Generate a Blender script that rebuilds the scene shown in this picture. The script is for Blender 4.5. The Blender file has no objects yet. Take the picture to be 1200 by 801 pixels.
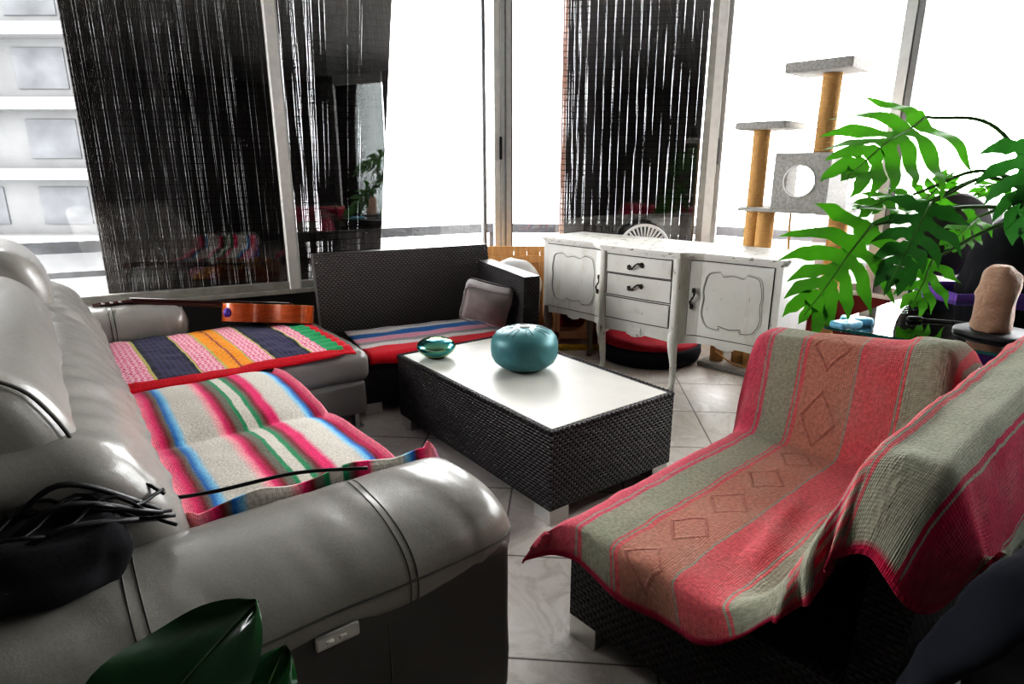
import bpy, math, random
from mathutils import Vector, Matrix, noise
random.seed(7)
R_ = math.radians
scene = bpy.context.scene
COL = scene.collection

# ------------------------------------------------------------------ helpers
def frame(deg, o=(0.0, 0.0)):
    c, s = math.cos(R_(deg)), math.sin(R_(deg))
    return lambda p: (o[0] + p[0]*c - p[1]*s, o[1] + p[0]*s + p[1]*c, p[2])
IDENT = lambda p: tuple(p)

class MB:
    """collects shapes in a furniture frame; obj() turns them into one mesh"""
    def __init__(self, fr=IDENT):
        self.v, self.f, self.uv, self.fr = [], [], {}, fr
    def add(self, vs, fs, uvs=None):
        b = len(self.v)
        self.v += [tuple(p) for p in vs]
        self.f += [tuple(i + b for i in f) for f in fs]
        if uvs:
            for i, t in enumerate(uvs): self.uv[b + i] = t
        return self
    def box(self, x0, x1, y0, y1, z0, z1, fn=None):
        vs = [(x, y, z) for x in (x0, x1) for y in (y0, y1) for z in (z0, z1)]
        if fn: vs = [fn(p) for p in vs]
        return self.add(vs, [(0,1,3,2),(4,6,7,5),(0,4,5,1),(2,3,7,6),(0,2,6,4),(1,5,7,3)])
    def bbox(self, x0, x1, y0, y1, z0, z1, r=0.006, fn=None):
        return self.rbox(((x0+x1)/2, (y0+y1)/2, (z0+z1)/2), (x1-x0, y1-y0, z1-z0), r, (2, 2, 2), fn=fn)
    def rbox(self, c, s, r, n=(6,6,6), puff=0.0, fn=None):
        """rounded box: cube grid pushed onto a rounded hull, optionally puffed"""
        r = min(r, min(s)/2*0.999)
        h = [d/2 for d in s]; inn = [d - r for d in h]
        idx, vs, fs = {}, [], []
        def samples(k):
            m = n[k]; e = [0, .3, .7]
            a = [-h[k] + r*t*0.999 for t in e]
            mid = [-inn[k] + 2*inn[k]*i/m for i in range(m+1)]
            return a + mid + [-t for t in reversed(a)]
        S = [samples(k) for k in range(3)]
        L = [len(q) for q in S]
        def vert(i, j, k):
            key = (i, j, k)
            if key in idx: return idx[key]
            p = [S[0][i], S[1][j], S[2][k]]
            q = [max(-inn[a], min(inn[a], p[a])) for a in range(3)]
            d = Vector([p[a]-q[a] for a in range(3)])
            if d.length > 1e-9: d = d.normalized()*r
            p = [q[a] + d[a] for a in range(3)]
            if puff:
                g = [1 - (p[a]/h[a])**2 for a in range(3)]
                big = sorted(range(3), key=lambda a: -s[a])
                a = big[2]
                p[a] += (1 if p[a] > 0 else -1)*puff*max(0, g[big[0]])*max(0, g[big[1]])*abs(p[a]/h[a])
            p = (p[0]+c[0], p[1]+c[1], p[2]+c[2])
            idx[key] = len(vs); vs.append(fn(p) if fn else p)
            return idx[key]
        for a in range(3):
            b, c2 = (a+1) % 3, (a+2) % 3
            for side in (0, L[a]-1):
                for i in range(L[b]-1):
                    for j in range(L[c2]-1):
                        def K(ii, jj):
                            t = [0,0,0]; t[a] = side; t[b] = ii; t[c2] = jj
                            return vert(*t)
                        q = (K(i,j), K(i+1,j), K(i+1,j+1), K(i,j+1))
                        fs.append(q if side else q[::-1])
        return self.add(vs, fs)
    def tube(self, path, rad, n=8, cap=True):
        path = [Vector(p) for p in path]
        rads = rad if isinstance(rad, (list, tuple)) else [rad]*len(path)
        up = None; vs = []
        for i, p in enumerate(path):
            t = (path[min(i+1, len(path)-1)] - path[max(i-1, 0)]).normalized()
            if up is None:
                up = Vector((0,0,1)) if abs(t.z) < .9 else Vector((1,0,0))
            up = (up - t*up.dot(t)).normalized()
            w = t.cross(up)
            for k in range(n):
                a = 2*math.pi*k/n
                vs.append(tuple(p + (up*math.cos(a) + w*math.sin(a))*rads[i]))
        fs = []
        for i in range(len(path)-1):
            for k in range(n):
                fs.append((i*n+k, i*n+(k+1)%n, (i+1)*n+(k+1)%n, (i+1)*n+k))
        if cap:
            fs.append(tuple(range(n))[::-1]); fs.append(tuple((len(path)-1)*n+k for k in range(n)))
        return self.add(vs, fs)
    def lathe(self, prof, c=(0,0,0), n=32, fn=None):
        vs, fs = [], []
        for r, z in prof:
            for k in range(n):
                a = 2*math.pi*k/n
                p = (c[0]+max(r,1e-4)*math.cos(a), c[1]+max(r,1e-4)*math.sin(a), c[2]+z)
                vs.append(fn(p) if fn else p)
        for i in range(len(prof)-1):
            for k in range(n):
                fs.append((i*n+k, i*n+(k+1)%n, (i+1)*n+(k+1)%n, (i+1)*n+k))
        fs.append(tuple(range(n))[::-1]); fs.append(tuple((len(prof)-1)*n+k for k in range(n)))
        return self.add(vs, fs)
    def prism(self, poly, z0, z1, fn=None):
        n = len(poly)
        vs = [(x, y, z0) for x, y in poly] + [(x, y, z1) for x, y in poly]
        if fn: vs = [fn(p) for p in vs]
        fs = [tuple(range(n))[::-1], tuple(range(n, 2*n))]
        fs += [(i, (i+1)%n, n+(i+1)%n, n+i) for i in range(n)]
        return self.add(vs, fs)
    def grid(self, P, UV=None):
        nu, nv = len(P), len(P[0])
        vs = [p for row in P for p in row]
        fs = [(i*nv+j, i*nv+j+1, (i+1)*nv+j+1, (i+1)*nv+j) for i in range(nu-1) for j in range(nv-1)]
        return self.add(vs, fs, [t for row in UV for t in row] if UV else None)

PINV = {}
def setp(o, label=None, cat=None, group=None, kind=None):
    if label: o['label'] = label
    if cat: o['category'] = cat
    if group: o['group'] = group
    if kind: o['kind'] = kind
    return o
def thing(name, label, cat, loc, rotz=0, group=None, kind=None):
    o = bpy.data.objects.new(name, None); COL.objects.link(o)
    o.empty_display_size = .1
    o.location = loc; o.rotation_euler = (0, 0, R_(rotz))
    PINV[o] = (Matrix.Translation(loc) @ Matrix.Rotation(R_(rotz), 4, 'Z')).inverted()
    return setp(o, label, cat, group, kind)
def obj(name, mb, mat, parent=None, smooth=True, label=None, cat=None, group=None, kind=None,
        solid=0, sub=0, bevel=0, auto=None):
    W = [Vector(mb.fr(p)) for p in mb.v]
    if parent is not None:
        M = PINV[parent]; loc = None
        W = [M @ p for p in W]
    else:
        xs, ys, zs = [p.x for p in W], [p.y for p in W], [p.z for p in W]
        loc = Vector(((min(xs)+max(xs))/2, (min(ys)+max(ys))/2, min(zs)))
        W = [p - loc for p in W]
    me = bpy.data.meshes.new(name)
    me.from_pydata([tuple(p) for p in W], [], mb.f)
    me.update()
    uvl = me.uv_layers.new(name='UVMap')
    for poly in me.polygons:
        if not mb.uv:
            a = [mb.v[i] for i in poly.vertices]
            n = (Vector(a[1])-Vector(a[0])).cross(Vector(a[2])-Vector(a[0]))
            ax = max(range(3), key=lambda k: abs(n[k]))
        for li in poly.loop_indices:
            vi = me.loops[li].vertex_index
            if mb.uv: uvl.data[li].uv = mb.uv.get(vi, (0, 0))
            else:
                p = mb.v[vi]
                uvl.data[li].uv = ((p[1], p[2]), (p[0], p[2]), (p[0], p[1]))[ax]
    o = bpy.data.objects.new(name, me); COL.objects.link(o)
    me.materials.append(mat)
    if smooth:
        me.polygons.foreach_set('use_smooth', [True]*len(me.polygons))
        if auto is not None: me.set_sharp_from_angle(angle=R_(auto))
    if parent is not None:
        o.parent = parent; PINV[o] = PINV[parent]
    else:
        o.location = loc; PINV[o] = Matrix.Translation(loc).inverted()
    if bevel:
        m = o.modifiers.new('bevel', 'BEVEL'); m.width = bevel; m.segments = 2; m.limit_method = 'ANGLE'
    if sub:
        m = o.modifiers.new('sub', 'SUBSURF'); m.levels = sub; m.render_levels = sub
    if solid:
        m = o.modifiers.new('solid', 'SOLIDIFY'); m.thickness = solid; m.offset = -1
    return setp(o, label, cat, group, kind)

def fbm(p, f=1.0, o=3):
    return noise.fractal(Vector(p)*f, 1.0, 2.0, o)
def crom(pts, n):
    """catmull-rom through points (tuples), n samples per span"""
    P = [Vector(p) for p in pts]; out = []
    for i in range(len(P)-1):
        a = P[i-1] if i else P[0]*2 - P[1]
        b, c = P[i], P[i+1]
        d = P[i+2] if i+2 < len(P) else P[-1]*2 - P[-2]
        for k in range(n):
            t = k/n
            out.append(0.5*((2*b)+(c-a)*t+(2*a-5*b+4*c-d)*t*t+(3*b-a-3*c+d)*t**3))
    out.append(P[-1]); return out
def lerp(a, b, t): return a + (b-a)*t
def interp(x, tab):
    for (a, p), (b, q) in zip(tab, tab[1:]):
        if x <= b: return lerp(p, q, max(0, min(1, (x-a)/(b-a))))
    return tab[-1][1]

# ------------------------------------------------------------------ materials
class NT:
    def __init__(self, name):
        self.m = bpy.data.materials.new(name); self.m.use_nodes = True
        self.t = self.m.node_tree; self.n = self.t.nodes; self.n.clear()
        self.out = self.n.new('ShaderNodeOutputMaterial')
    def node(self, typ, **kw):
        nd = self.n.new(typ)
        for k, v in kw.items():
            if k.startswith('i_'): nd.inputs[k[2:].replace('_', ' ')].default_value = v
            else: setattr(nd, k, v)
        return nd
    def link(self, a, b): self.t.links.new(a, b)
    def math(self, op, a, b=None):
        nd = self.n.new('ShaderNodeMath'); nd.operation = op
        for i, x in enumerate((a, b)):
            if x is None: continue
            if isinstance(x, (int, float)): nd.inputs[i].default_value = x
            else: self.link(x, nd.inputs[i])
        return nd.outputs[0]
    def mix(self, f, a, b, blend='MIX'):
        nd = self.n.new('ShaderNodeMix'); nd.data_type = 'RGBA'; nd.blend_type = blend
        for s, x in ((nd.inputs[0], f), (nd.inputs[6], a), (nd.inputs[7], b)):
            if isinstance(x, (int, float)): s.default_value = x
            elif isinstance(x, tuple): s.default_value = (*x[:3], 1)
            else: self.link(x, s)
        return nd.outputs[2]
    def ramp(self, fac, stops, interp='LINEAR'):
        nd = self.n.new('ShaderNodeValToRGB'); cr = nd.color_ramp; cr.interpolation = interp
        while len(cr.elements) < len(stops): cr.elements.new(0.5)
        for e, (p, c) in zip(cr.elements, stops):
            e.position = p; e.color = (*c[:3], 1) if isinstance(c, tuple) else (c, c, c, 1)
        self.link(fac, nd.inputs[0]); return nd.outputs[0]
    def noise(self, vec, scale, detail=4, rough=.55, dist=0):
        nd = self.node('ShaderNodeTexNoise'); nd.inputs['Scale'].default_value = scale
        nd.inputs['Detail'].default_value = detail; nd.inputs['Roughness'].default_value = rough
        nd.inputs['Distortion'].default_value = dist
        if vec is not None: self.link(vec, nd.inputs['Vector'])
        return nd.outputs['Fac']
    def coord(self, which='Object'): return self.node('ShaderNodeTexCoord').outputs[which]
    def uvxy(self):
        s = self.node('ShaderNodeSeparateXYZ'); self.link(self.coord('UV'), s.inputs[0])
        return s.outputs[0], s.outputs[1]
    def bump(self, h, strength=.3, dist=.01):
        b = self.node('ShaderNodeBump'); b.inputs['Strength'].default_value = strength
        b.inputs['Distance'].default_value = dist; self.link(h, b.inputs['Height']); return b.outputs[0]
    def bsdf(self, col, rough=.5, metal=0, normal=None, spec=.5, **kw):
        b = self.node('ShaderNodeBsdfPrincipled')
        def put(s, x):
            if isinstance(x, tuple): s.default_value = (*x[:3], 1) if s.type == 'RGBA' else x[:3]
            elif isinstance(x, (int, float)): s.default_value = x
            else: self.link(x, s)
        put(b.inputs['Base Color'], col); put(b.inputs['Roughness'], rough)
        b.inputs['Metallic'].default_value = metal; b.inputs['Specular IOR Level'].default_value = spec
        for k, v in kw.items(): put(b.inputs[k.replace('_', ' ')], v)
        if normal is not None: self.link(normal, b.inputs['Normal'])
        self.link(b.outputs[0], self.out.inputs[0]); return b

def plain(name, col, rough=.5, metal=0, var=.12, scale=20, bump=0, spec=.5, dist=.004, **kw):
    t = NT(name); c = t.coord()
    n = t.noise(c, scale)
    dark = tuple(x*(1-var) for x in col); lite = tuple(min(1, x*(1+var)) for x in col)
    cc = t.ramp(n, [(.3, dark), (.7, lite)])
    nm = t.bump(t.noise(c, scale*4), bump, dist) if bump else None
    t.bsdf(cc, rough, metal, nm, spec, **kw); return t.m

def leather_mat(name, col, rough=.25):
    t = NT(name); c = t.coord()
    big = t.noise(c, 5, 3); fine = t.noise(c, 160, 2)
    wr = t.noise(c, 16, 5, .6, 1.2)
    v = t.node('ShaderNodeTexVoronoi'); v.inputs['Scale'].default_value = 230; t.link(c, v.inputs['Vector'])
    cc = t.ramp(fine, [(.2, tuple(x*.93 for x in col)), (.8, tuple(x*1.07 for x in col))])
    wr2 = t.noise(c, 7, 3, .5, 0)
    h = t.math('ADD', t.math('MULTIPLY', wr2, 1.5), t.math('ADD', t.math('MULTIPLY', v.outputs['Distance'], .06), t.math('ADD', t.math('MULTIPLY', fine, .05), t.math('MULTIPLY', fine, .03))))
    t.bsdf(cc, rough+.02, 0, t.bump(h, .13, .02), .75); return t.m

def rattan_mat(name, w=.027, hgt=.0135, lite=(.026,.021,.020)):
    t = NT(name); x, y = t.uvxy()
    row = t.math('DIVIDE', y, hgt); fr = t.math('FLOOR', row)
    par = t.math('MODULO', t.math('ABSOLUTE', fr), 2.0)
    u = t.math('ADD', t.math('DIVIDE', x, w), t.math('MULTIPLY', par, .5))
    a = t.math('ABSOLUTE', t.math('SINE', t.math('MULTIPLY', u, math.pi)))
    b = t.math('ABSOLUTE', t.math('SINE', t.math('MULTIPLY', row, math.pi)))
    h = t.math('MULTIPLY', t.math('POWER', a, .6), t.math('POWER', b, .6))
    cc = t.ramp(h, [(.1, (.004,.003,.003)), (.55, lite), (1, tuple(q*1.7 for q in lite))])  # shade between strands and glints on their tops put into the colour
    t.bsdf(cc, .32, 0, t.bump(h, .9, .006), .42); return t.m

def fabric(t, col, wx=240, wy=160, strength=.5, rough=.95, extra=None, dist=.003):
    x, y = t.uvxy()
    a = t.math('SINE', t.math('MULTIPLY', x, wx*2*math.pi)); b = t.math('SINE', t.math('MULTIPLY', y, wy*2*math.pi))
    n = t.noise(t.coord('UV'), 90, 3); n2 = t.noise(t.coord('UV'), 9, 4)
    h = t.math('ADD', t.math('MULTIPLY', t.math('ADD', a, b), .13), t.math('ADD', t.math('MULTIPLY', n, 1.6), t.math('MULTIPLY', n2, 1.2)))
    if extra is not None: h = t.math('ADD', h, extra)
    shade = t.ramp(n, [(.25, (.74,.74,.74)), (.75, (1.16,1.16,1.16))])
    col = t.mix(1.0, col, shade, 'MULTIPLY')
    t.bsdf(col, rough, 0, t.bump(h, strength, dist), .12, Sheen_Weight=.12)

M = {}
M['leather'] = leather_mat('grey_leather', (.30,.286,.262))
M['leather_shaded'] = leather_mat('grey_leather_shade', (.085,.08,.073), .42)  # shaded copy of the sofa leather, shade put into the base colour
M['seam'] = plain('stitch_thread', (.10,.095,.085), .7)
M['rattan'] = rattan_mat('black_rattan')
M['rattan_lit'] = rattan_mat('black_rattan_lit', lite=(.10,.09,.085))  # lit copy of the rattan, window glints put into the strand colour
M['charcoal'] = plain('charcoal_wall', (.025,.022,.022), .7)
M['chrome'] = plain('brushed_metal', (.72,.72,.70), .28, 1.0, .05)
M['black'] = plain('black_plastic', (.012,.012,.013), .4)
M['blackcloth'] = plain('black_cloth', (.012,.012,.015), .9, bump=.3)
M['cream'] = plain('pale_stone_top', (.58,.565,.52), .38, 0, .05, 6)
M['wood_raw'] = None
M['alu'] = plain('aluminium_frame', (.52,.52,.50), .4, .3, .05)
M['alu_white'] = plain('white_frame', (.72,.70,.66), .45, 0, .06)
M['alu_grey'] = plain('grey_frame', (.24,.24,.24), .45, .2, .08)
M['sill'] = plain('window_sill_paint', (.36,.345,.31), .5, 0, .15, 12)
M['redwall'] = plain('dark_red_wall', (.20,.02,.022), .6, 0, .15, 9, bump=.1)
M['wall'] = plain('grey_wall_paint', (.07,.068,.065), .8, 0, .05, 5)
M['ceil'] = plain('ceiling_paint', (.34,.34,.33), .9, 0, .04, 5)
M['carpet'] = plain('grey_carpet_pile', (.40,.385,.36), .95, 0, .22, 70, bump=.8, dist=.006)
M['sisal'] = None
M['teal'] = plain('teal_enamel', (.075,.215,.225), .42, .15, .10, 30)
M['line'] = plain('cut_line_black', (.008,.012,.013), .6)
M['mauve'] = plain('grey_velvet', (.27,.24,.235), .75, 0, .18, 14, Sheen_Weight=.4)
M['redcloth'] = plain('red_cloth', (.42,.012,.035), .85, 0, .15, 20, bump=.25)
M['whitecloth'] = plain('white_cloth', (.74,.73,.72), .85, 0, .08, 10, bump=.25)
M['navy'] = plain('navy_cloth', (.006,.008,.015), .9, 0, .25, 8, bump=.4)
M['purple'] = plain('purple_plastic', (.16,.07,.36), .4)
M['blue'] = plain('pale_blue_packet', (.22,.55,.75), .4, 0, .35, 30)
M['slate'] = plain('dark_slate', (.045,.045,.047), .5, 0, .3, 14, bump=.3)
M['brownshell'] = plain('brown_grey_shell', (.055,.045,.042), .55)
M['pot'] = plain('terracotta_pot', (.25,.10,.06), .7)
M['soil'] = plain('potting_soil', (.03,.022,.016), .95, bump=.6)
M['stem'] = plain('green_stem', (.07,.16,.035), .45)
M['brass'] = plain('old_bronze', (.06,.052,.045), .4, .8, .3, 60)
M['building'] = plain('pale_facade', (.070,.070,.070), .9, 0, .12, .5, spec=0)
M['bwindow'] = plain('facade_window', (.058,.059,.061), .9, 0, .22, .7, spec=0)
M['bslab'] = plain('facade_slab', (.095,.095,.095), .9, 0, .05, .5, spec=0)
M['street'] = plain('pale_concrete_ground', (.7,.7,.7), .9, 0, .08, .2)
M['rail'] = plain('grey_rail_paint', (.05,.052,.056), .6, 0, .15, 20)
M['yellow'] = plain('yellow_fringe', (.62,.42,.03), .9, 0, .35, 60, bump=.8, dist=.01)

t = NT('sisal_rope'); c = t.coord(); s = t.node('ShaderNodeSeparateXYZ'); t.link(c, s.inputs[0])
h = t.math('ABSOLUTE', t.math('SINE', t.math('MULTIPLY', s.outputs[2], math.pi/.0085)))
cc = t.mix(t.noise(c, 60), t.ramp(h, [(0, (.36,.18,.065)), (.7, (.60,.35,.14))]), (.62,.40,.19))
t.bsdf(cc, .85, 0, t.bump(h, .8, .004), .2); M['sisal'] = t.m

def wood_mat(name, a, b, rough=.5, axis='X', sc=1.0, coat=0.0):
    t = NT(name); c = t.coord(); mp = t.node('ShaderNodeMapping'); t.link(c, mp.inputs[0])
    mp.inputs['Scale'].default_value = {'X': (1.2,14,14), 'Y': (14,1.2,14), 'Z': (14,14,1.2)}[axis]
    n = t.noise(mp.outputs[0], 4*sc, 6, .6, .6)
    t.bsdf(t.ramp(n, [(.25, a), (.75, b)]), rough, 0, t.bump(n, .15, .003), .5, Coat_Weight=coat); return t.m
M['pine'] = wood_mat('pine_planks', (.48,.24,.085), (.70,.42,.19), .6, 'Z')
M['pine_dark'] = wood_mat('brown_wood_frame', (.24,.12,.06), (.40,.22,.12), .6, 'Z')
M['guitar_wood'] = wood_mat('orange_mahogany', (.30,.055,.012), (.50,.115,.025), .25, 'X', coat=.6)
M['guitar_dark'] = wood_mat('dark_red_wood', (.045,.012,.010), (.085,.022,.016), .3, 'X', coat=.4)
M['guitar_top'] = wood_mat('spruce_top', (.34,.13,.04), (.50,.22,.07), .3, 'X', coat=.4)

# distressed white paint
def paint_mat(name, lo, streak):
    t = NT(name); c = t.coord()
    mp = t.node('ShaderNodeMapping'); t.link(c, mp.inputs[0]); mp.inputs['Scale'].default_value = streak
    n1 = t.noise(mp.outputs[0], 38, 6, .7, .5); n2 = t.noise(c, 4, 3); n3 = t.noise(mp.outputs[0], 9, 5, .65)
    base = t.mix(t.ramp(n2, [(.3, 0.0), (.7, 1.0)]), (.64,.625,.575), (.75,.74,.70))
    base = t.mix(t.ramp(n3, [(.56, 0.0), (.76, .55)]), base, (.50,.44,.35))
    chip = t.ramp(n1, [(lo, 0.0), (lo+.045, .85)])
    col = t.mix(chip, base, (.20,.14,.095))
    t.bsdf(col, .55, 0, t.bump(t.math('SUBTRACT', n3, chip), .10, .002), .35); return t.m
M['white_paint'] = paint_mat('distressed_white_paint', .66, (1, 1, .35))
M['white_paint_worn'] = paint_mat('worn_white_paint', .575, (.5, .5, 1.6))
M['white_paint_leg'] = paint_mat('worn_white_leg_paint', .60, (1.2, 1.2, .3))
M['crack'] = plain('dark_joint', (.06,.05,.042), .9)
M['legwood'] = wood_mat('worn_grey_wood', (.13,.105,.085), (.26,.22,.185), .7, 'Z')

# floor tiles, turned 4.7 degrees to the camera axis
t = NT('marbled_floor_tiles'); c = t.coord()
mp = t.node('ShaderNodeMapping'); t.link(c, mp.inputs[0]); mp.inputs['Rotation'].default_value = (0, 0, R_(4.7))
s = t.node('ShaderNodeSeparateXYZ'); t.link(mp.outputs[0], s.inputs[0])
TS = .487
def cell(o, off):
    q = t.math('DIVIDE', t.math('SUBTRACT', o, off), TS)
    f = t.math('FRACT', q); d = t.math('MINIMUM', f, t.math('SUBTRACT', 1.0, f))
    return t.math('FLOOR', q), t.math('MULTIPLY', d, TS)
ix, dx = cell(s.outputs[0], -.08); iy, dy = cell(s.outputs[1], 1.465)
d = t.math('MINIMUM', dx, dy)
cmb = t.node('ShaderNodeCombineXYZ'); t.link(t.math('MULTIPLY', ix, 7.3), cmb.inputs[0]); t.link(t.math('MULTIPLY', iy, 5.1), cmb.inputs[1])
va = t.node('ShaderNodeVectorMath'); va.operation = 'ADD'; t.link(mp.outputs[0], va.inputs[0]); t.link(cmb.outputs[0], va.inputs[1])
vein = t.noise(va.outputs[0], 3.2, 8, .62, 1.6); blot = t.noise(va.outputs[0], 1.3, 3)
tc = t.ramp(vein, [(.30, (.56,.52,.46)), (.45, (.70,.67,.62)), (.52, (.60,.56,.51)), (.58, (.73,.70,.65)), (.8, (.78,.76,.71))])
tc = t.mix(t.ramp(blot, [(.35, .35), (.65, 0.0)]), tc, (.60,.53,.45))
g = t.ramp(d, [(.0026, 1.0), (.0042, 0.0)])
tc = t.mix(g, tc, (.055,.048,.042))
rg = t.mix(g, t.ramp(vein, [(.3, .42), (.7, .33)]), (.85,.85,.85))
t.bsdf(tc, rg, 0, t.bump(t.math('SUBTRACT', t.math('MULTIPLY', vein, .05), g), .35, .004), .5); M['tile'] = t.m

# glass
def glass_mat(name, refl=.08, tint=(1,1,1), rough=0.0, fres=True):
    t = NT(name)
    tr = t.node('ShaderNodeBsdfTransparent'); tr.inputs[0].default_value = (*tint, 1)
    gl = t.node('ShaderNodeBsdfGlossy'); gl.inputs['Roughness'].default_value = rough; gl.inputs[0].default_value = (1,1,1,1)
    mx = t.node('ShaderNodeMixShader')
    if fres:
        lw = t.node('ShaderNodeFresnel'); lw.inputs[0].default_value = 1.5
        f = t.math('ADD', t.math('MULTIPLY', lw.outputs[0], 1.4), refl)
        t.link(t.math('MINIMUM', f, 1.0), mx.inputs[0])
    else: mx.inputs[0].default_value = refl
    t.link(tr.outputs[0], mx.inputs[1]); t.link(gl.outputs[0], mx.inputs[2])
    t.link(mx.outputs[0], t.out.inputs[0]); return t.m
M['pane'] = glass_mat('window_glass', .0)
M['pane_coated'] = glass_mat('coated_window_glass', .05)
M['pane_dimmed'] = glass_mat('dimmed_window_glass', .0, (.40,.415,.41))  # tint added to dim the sky light coming through the right window
M['tableglass'] = glass_mat('green_table_glass', .06, (.70,.84,.79))
M['glassedge'] = plain('glass_edge', (.03,.16,.14), .15, 0, .1)
M['acrylic'] = glass_mat('clear_acrylic', .10, (.85,.85,.85))

def reed_mat():
    t = NT('dark_reed'); c = t.coord(); mp = t.node('ShaderNodeMapping'); t.link(c, mp.inputs[0])
    mp.inputs['Scale'].default_value = (60, 60, 1.5)
    n = t.noise(mp.outputs[0], 2, 3)
    t.bsdf(t.ramp(n, [(.3, (.012,.009,.009)), (.7, (.042,.032,.030))]), .6, 0, None, .3); return t.m
M['reed'] = reed_mat()
M['reed_edge'] = plain('tan_reed_edge', (.34,.20,.15), .7, 0, .2, 30)
M['thread'] = plain('black_thread', (.010,.009,.009), .9)

def leaf_mat(name, a, b, trans):
    t = NT(name); c = t.coord(); n = t.noise(c, 14, 4)
    col = t.ramp(n, [(.3, a), (.7, b)])
    p = t.node('ShaderNodeBsdfPrincipled'); t.link(col, p.inputs['Base Color']); p.inputs['Roughness'].default_value = .33
    tl = t.node('ShaderNodeBsdfTranslucent'); tl.inputs[0].default_value = (*trans, 1)
    mx = t.node('ShaderNodeMixShader'); mx.inputs[0].default_value = .42
    t.link(p.outputs[0], mx.inputs[1]); t.link(tl.outputs[0], mx.inputs[2]); t.link(mx.outputs[0], t.out.inputs[0]); return t.m
M['leaf'] = leaf_mat('lobed_leaf_green', (.018,.085,.014), (.035,.14,.022), (.10,.36,.02))
M['leaf_shaded'] = leaf_mat('shaded_leaf_green', (.012,.05,.018), (.02,.075,.026), (.03,.13,.02))  # shaded copy of the leaf green, weaker light put into the colour
M['leaf_wax'] = plain('waxy_dark_leaf', (.014,.085,.022), .2, 0, .25, 9, Coat_Weight=.3)
M['leaf_vein'] = plain('pale_leaf_vein', (.06,.13,.035), .4)

# salt rock
t = NT('salt_rock'); c = t.coord(); n = t.noise(c, 11, 7, .65); n2 = t.noise(c, 3, 3)
t.bsdf(t.mix(n2, t.ramp(n, [(.3, (.36,.25,.19)), (.7, (.60,.45,.36))]), (.64,.40,.27)), .55, 0, t.bump(n, 1.0, .03), .4,
       Subsurface_Weight=.35, Subsurface_Radius=(.05,.02,.01)); M['salt'] = t.m

# iridescent metal of the small drum
t = NT('iridescent_metal'); lw = t.node('ShaderNodeLayerWeight'); lw.inputs[0].default_value = .45
c = t.coord(); n = t.noise(c, 8, 2, .5, .6)
f = t.math('ADD', t.math('MULTIPLY', lw.outputs['Facing'], .75), t.math('MULTIPLY', n, .4))
t.bsdf(t.ramp(f, [(.1, (.45,.62,.40)), (.35, (.20,.50,.36)), (.55, (.05,.33,.42)), (.75, (.33,.47,.12)), (.95, (.06,.30,.34))]), .2, 1.0); M['irid'] = t.m

# ------------------------------------------------------------------ room shell
W0, W1, W2, W3, W4, W5 = (-3.75,3.45), (-1.60,4.50), (-.10,5.40), (1.60,5.20), (2.57,4.36), (3.75,2.60)
BACK = -2.6
floor_poly = [(-3.75,BACK), (3.75,BACK), W5, W4, W3, W2, W1, W0]
mb = MB(); mb.prism([(p[0]*1.03, p[1] if p[1] < 0 else p[1]+.12) for p in floor_poly], -.12, 0)
obj('floor', mb, M['tile'], smooth=False, kind='structure')
mb = MB(); mb.prism([(p[0]*1.03, p[1] if p[1] < 0 else p[1]+.12) for p in floor_poly], 2.86, 2.98)
obj('ceiling', mb, M['ceil'], smooth=False, kind='structure')
mb = MB(); mb.box(-3.87,-3.75,BACK,1.9,0,2.86); obj('wall_left', mb, M['wall'], smooth=False, kind='structure')
mb = MB(); mb.box(-3.87,3.87,BACK-.12,BACK,0,2.86); obj('wall_back', mb, M['wall'], smooth=False, kind='structure')
mb = MB(); mb.box(3.75,3.87,BACK,0.0,0,2.86); mb.box(3.75,3.87,1.08,2.60,0,2.86); obj('wall_right', mb, M['wall'], smooth=False, kind='structure')

def pframe(p, q):
    a = math.degrees(math.atan2(q[1]-p[1], q[0]-p[0])); return frame(a, p), math.dist(p, q), a
SILL = .50
names = ['bay_left', 'bay_centre_left', 'bay_centre', 'bay_centre_right', 'bay_right', 'bay_far_left', 'right_window']
panels = [(W0,W1), (W1,W2), (W2,W3), (W3,W4), (W4,W5), ((-3.75,1.9),W0), ((3.75,1.08),(3.75,0.0))]
for i, (p, q) in enumerate(panels):
    fr_, L, ang = pframe(p, q)
    mb = MB(fr_); mb.box(0, L, 0, .14, 0, SILL-.03)
    obj('wall_'+names[i], mb, M['charcoal' if i in (0,1,5,6) else 'redwall'], smooth=False, kind='structure')
    mb = MB(fr_); mb.bbox(0.0, L, -.05, .16, SILL-.03, SILL, .004)
    obj('trim_%d' % (i+1), mb, M['sill'] if i < 3 else M['alu_white'], smooth=False, kind='structure')
    w = thing('window_%d' % (i+1), None, None, (*p, SILL), ang, kind='structure')
    mb = MB(fr_)
    mb.bbox(.03, L-.03, -.01, .05, SILL, SILL+.05, .004)
    mb.bbox(.03, L-.03, -.01, .05, 2.70, 2.86, .004)
    obj('window_frame', mb, M['sill'] if i == 0 else M['alu'], w, smooth=False)
    mb = MB(fr_)
    if i == 1: mb.box(.04, .36, .018, .024, SILL+.05, 2.70); mb.box(.86, L-.04, .018, .024, SILL+.05, 2.70)
    else: mb.box(.04, L-.04, .018, .024, SILL+.05, 2.70)
    obj('pane', mb, M['pane_dimmed' if i == 6 else 'pane'], w, smooth=False)
    if i == 1:
        mb = MB(fr_); mb.box(.36, .86, .010, .016, SILL+.05, 2.70)
        obj('pane', mb, M['pane_coated'], w, smooth=False)
        mb = MB(fr_); mb.bbox(L-.16, L-.13, -.005, .04, SILL+.05, 2.70, .003)
        obj('sash_stile', mb, M['alu_grey'], w, smooth=False)
    if i == 2:
        pass
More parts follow.
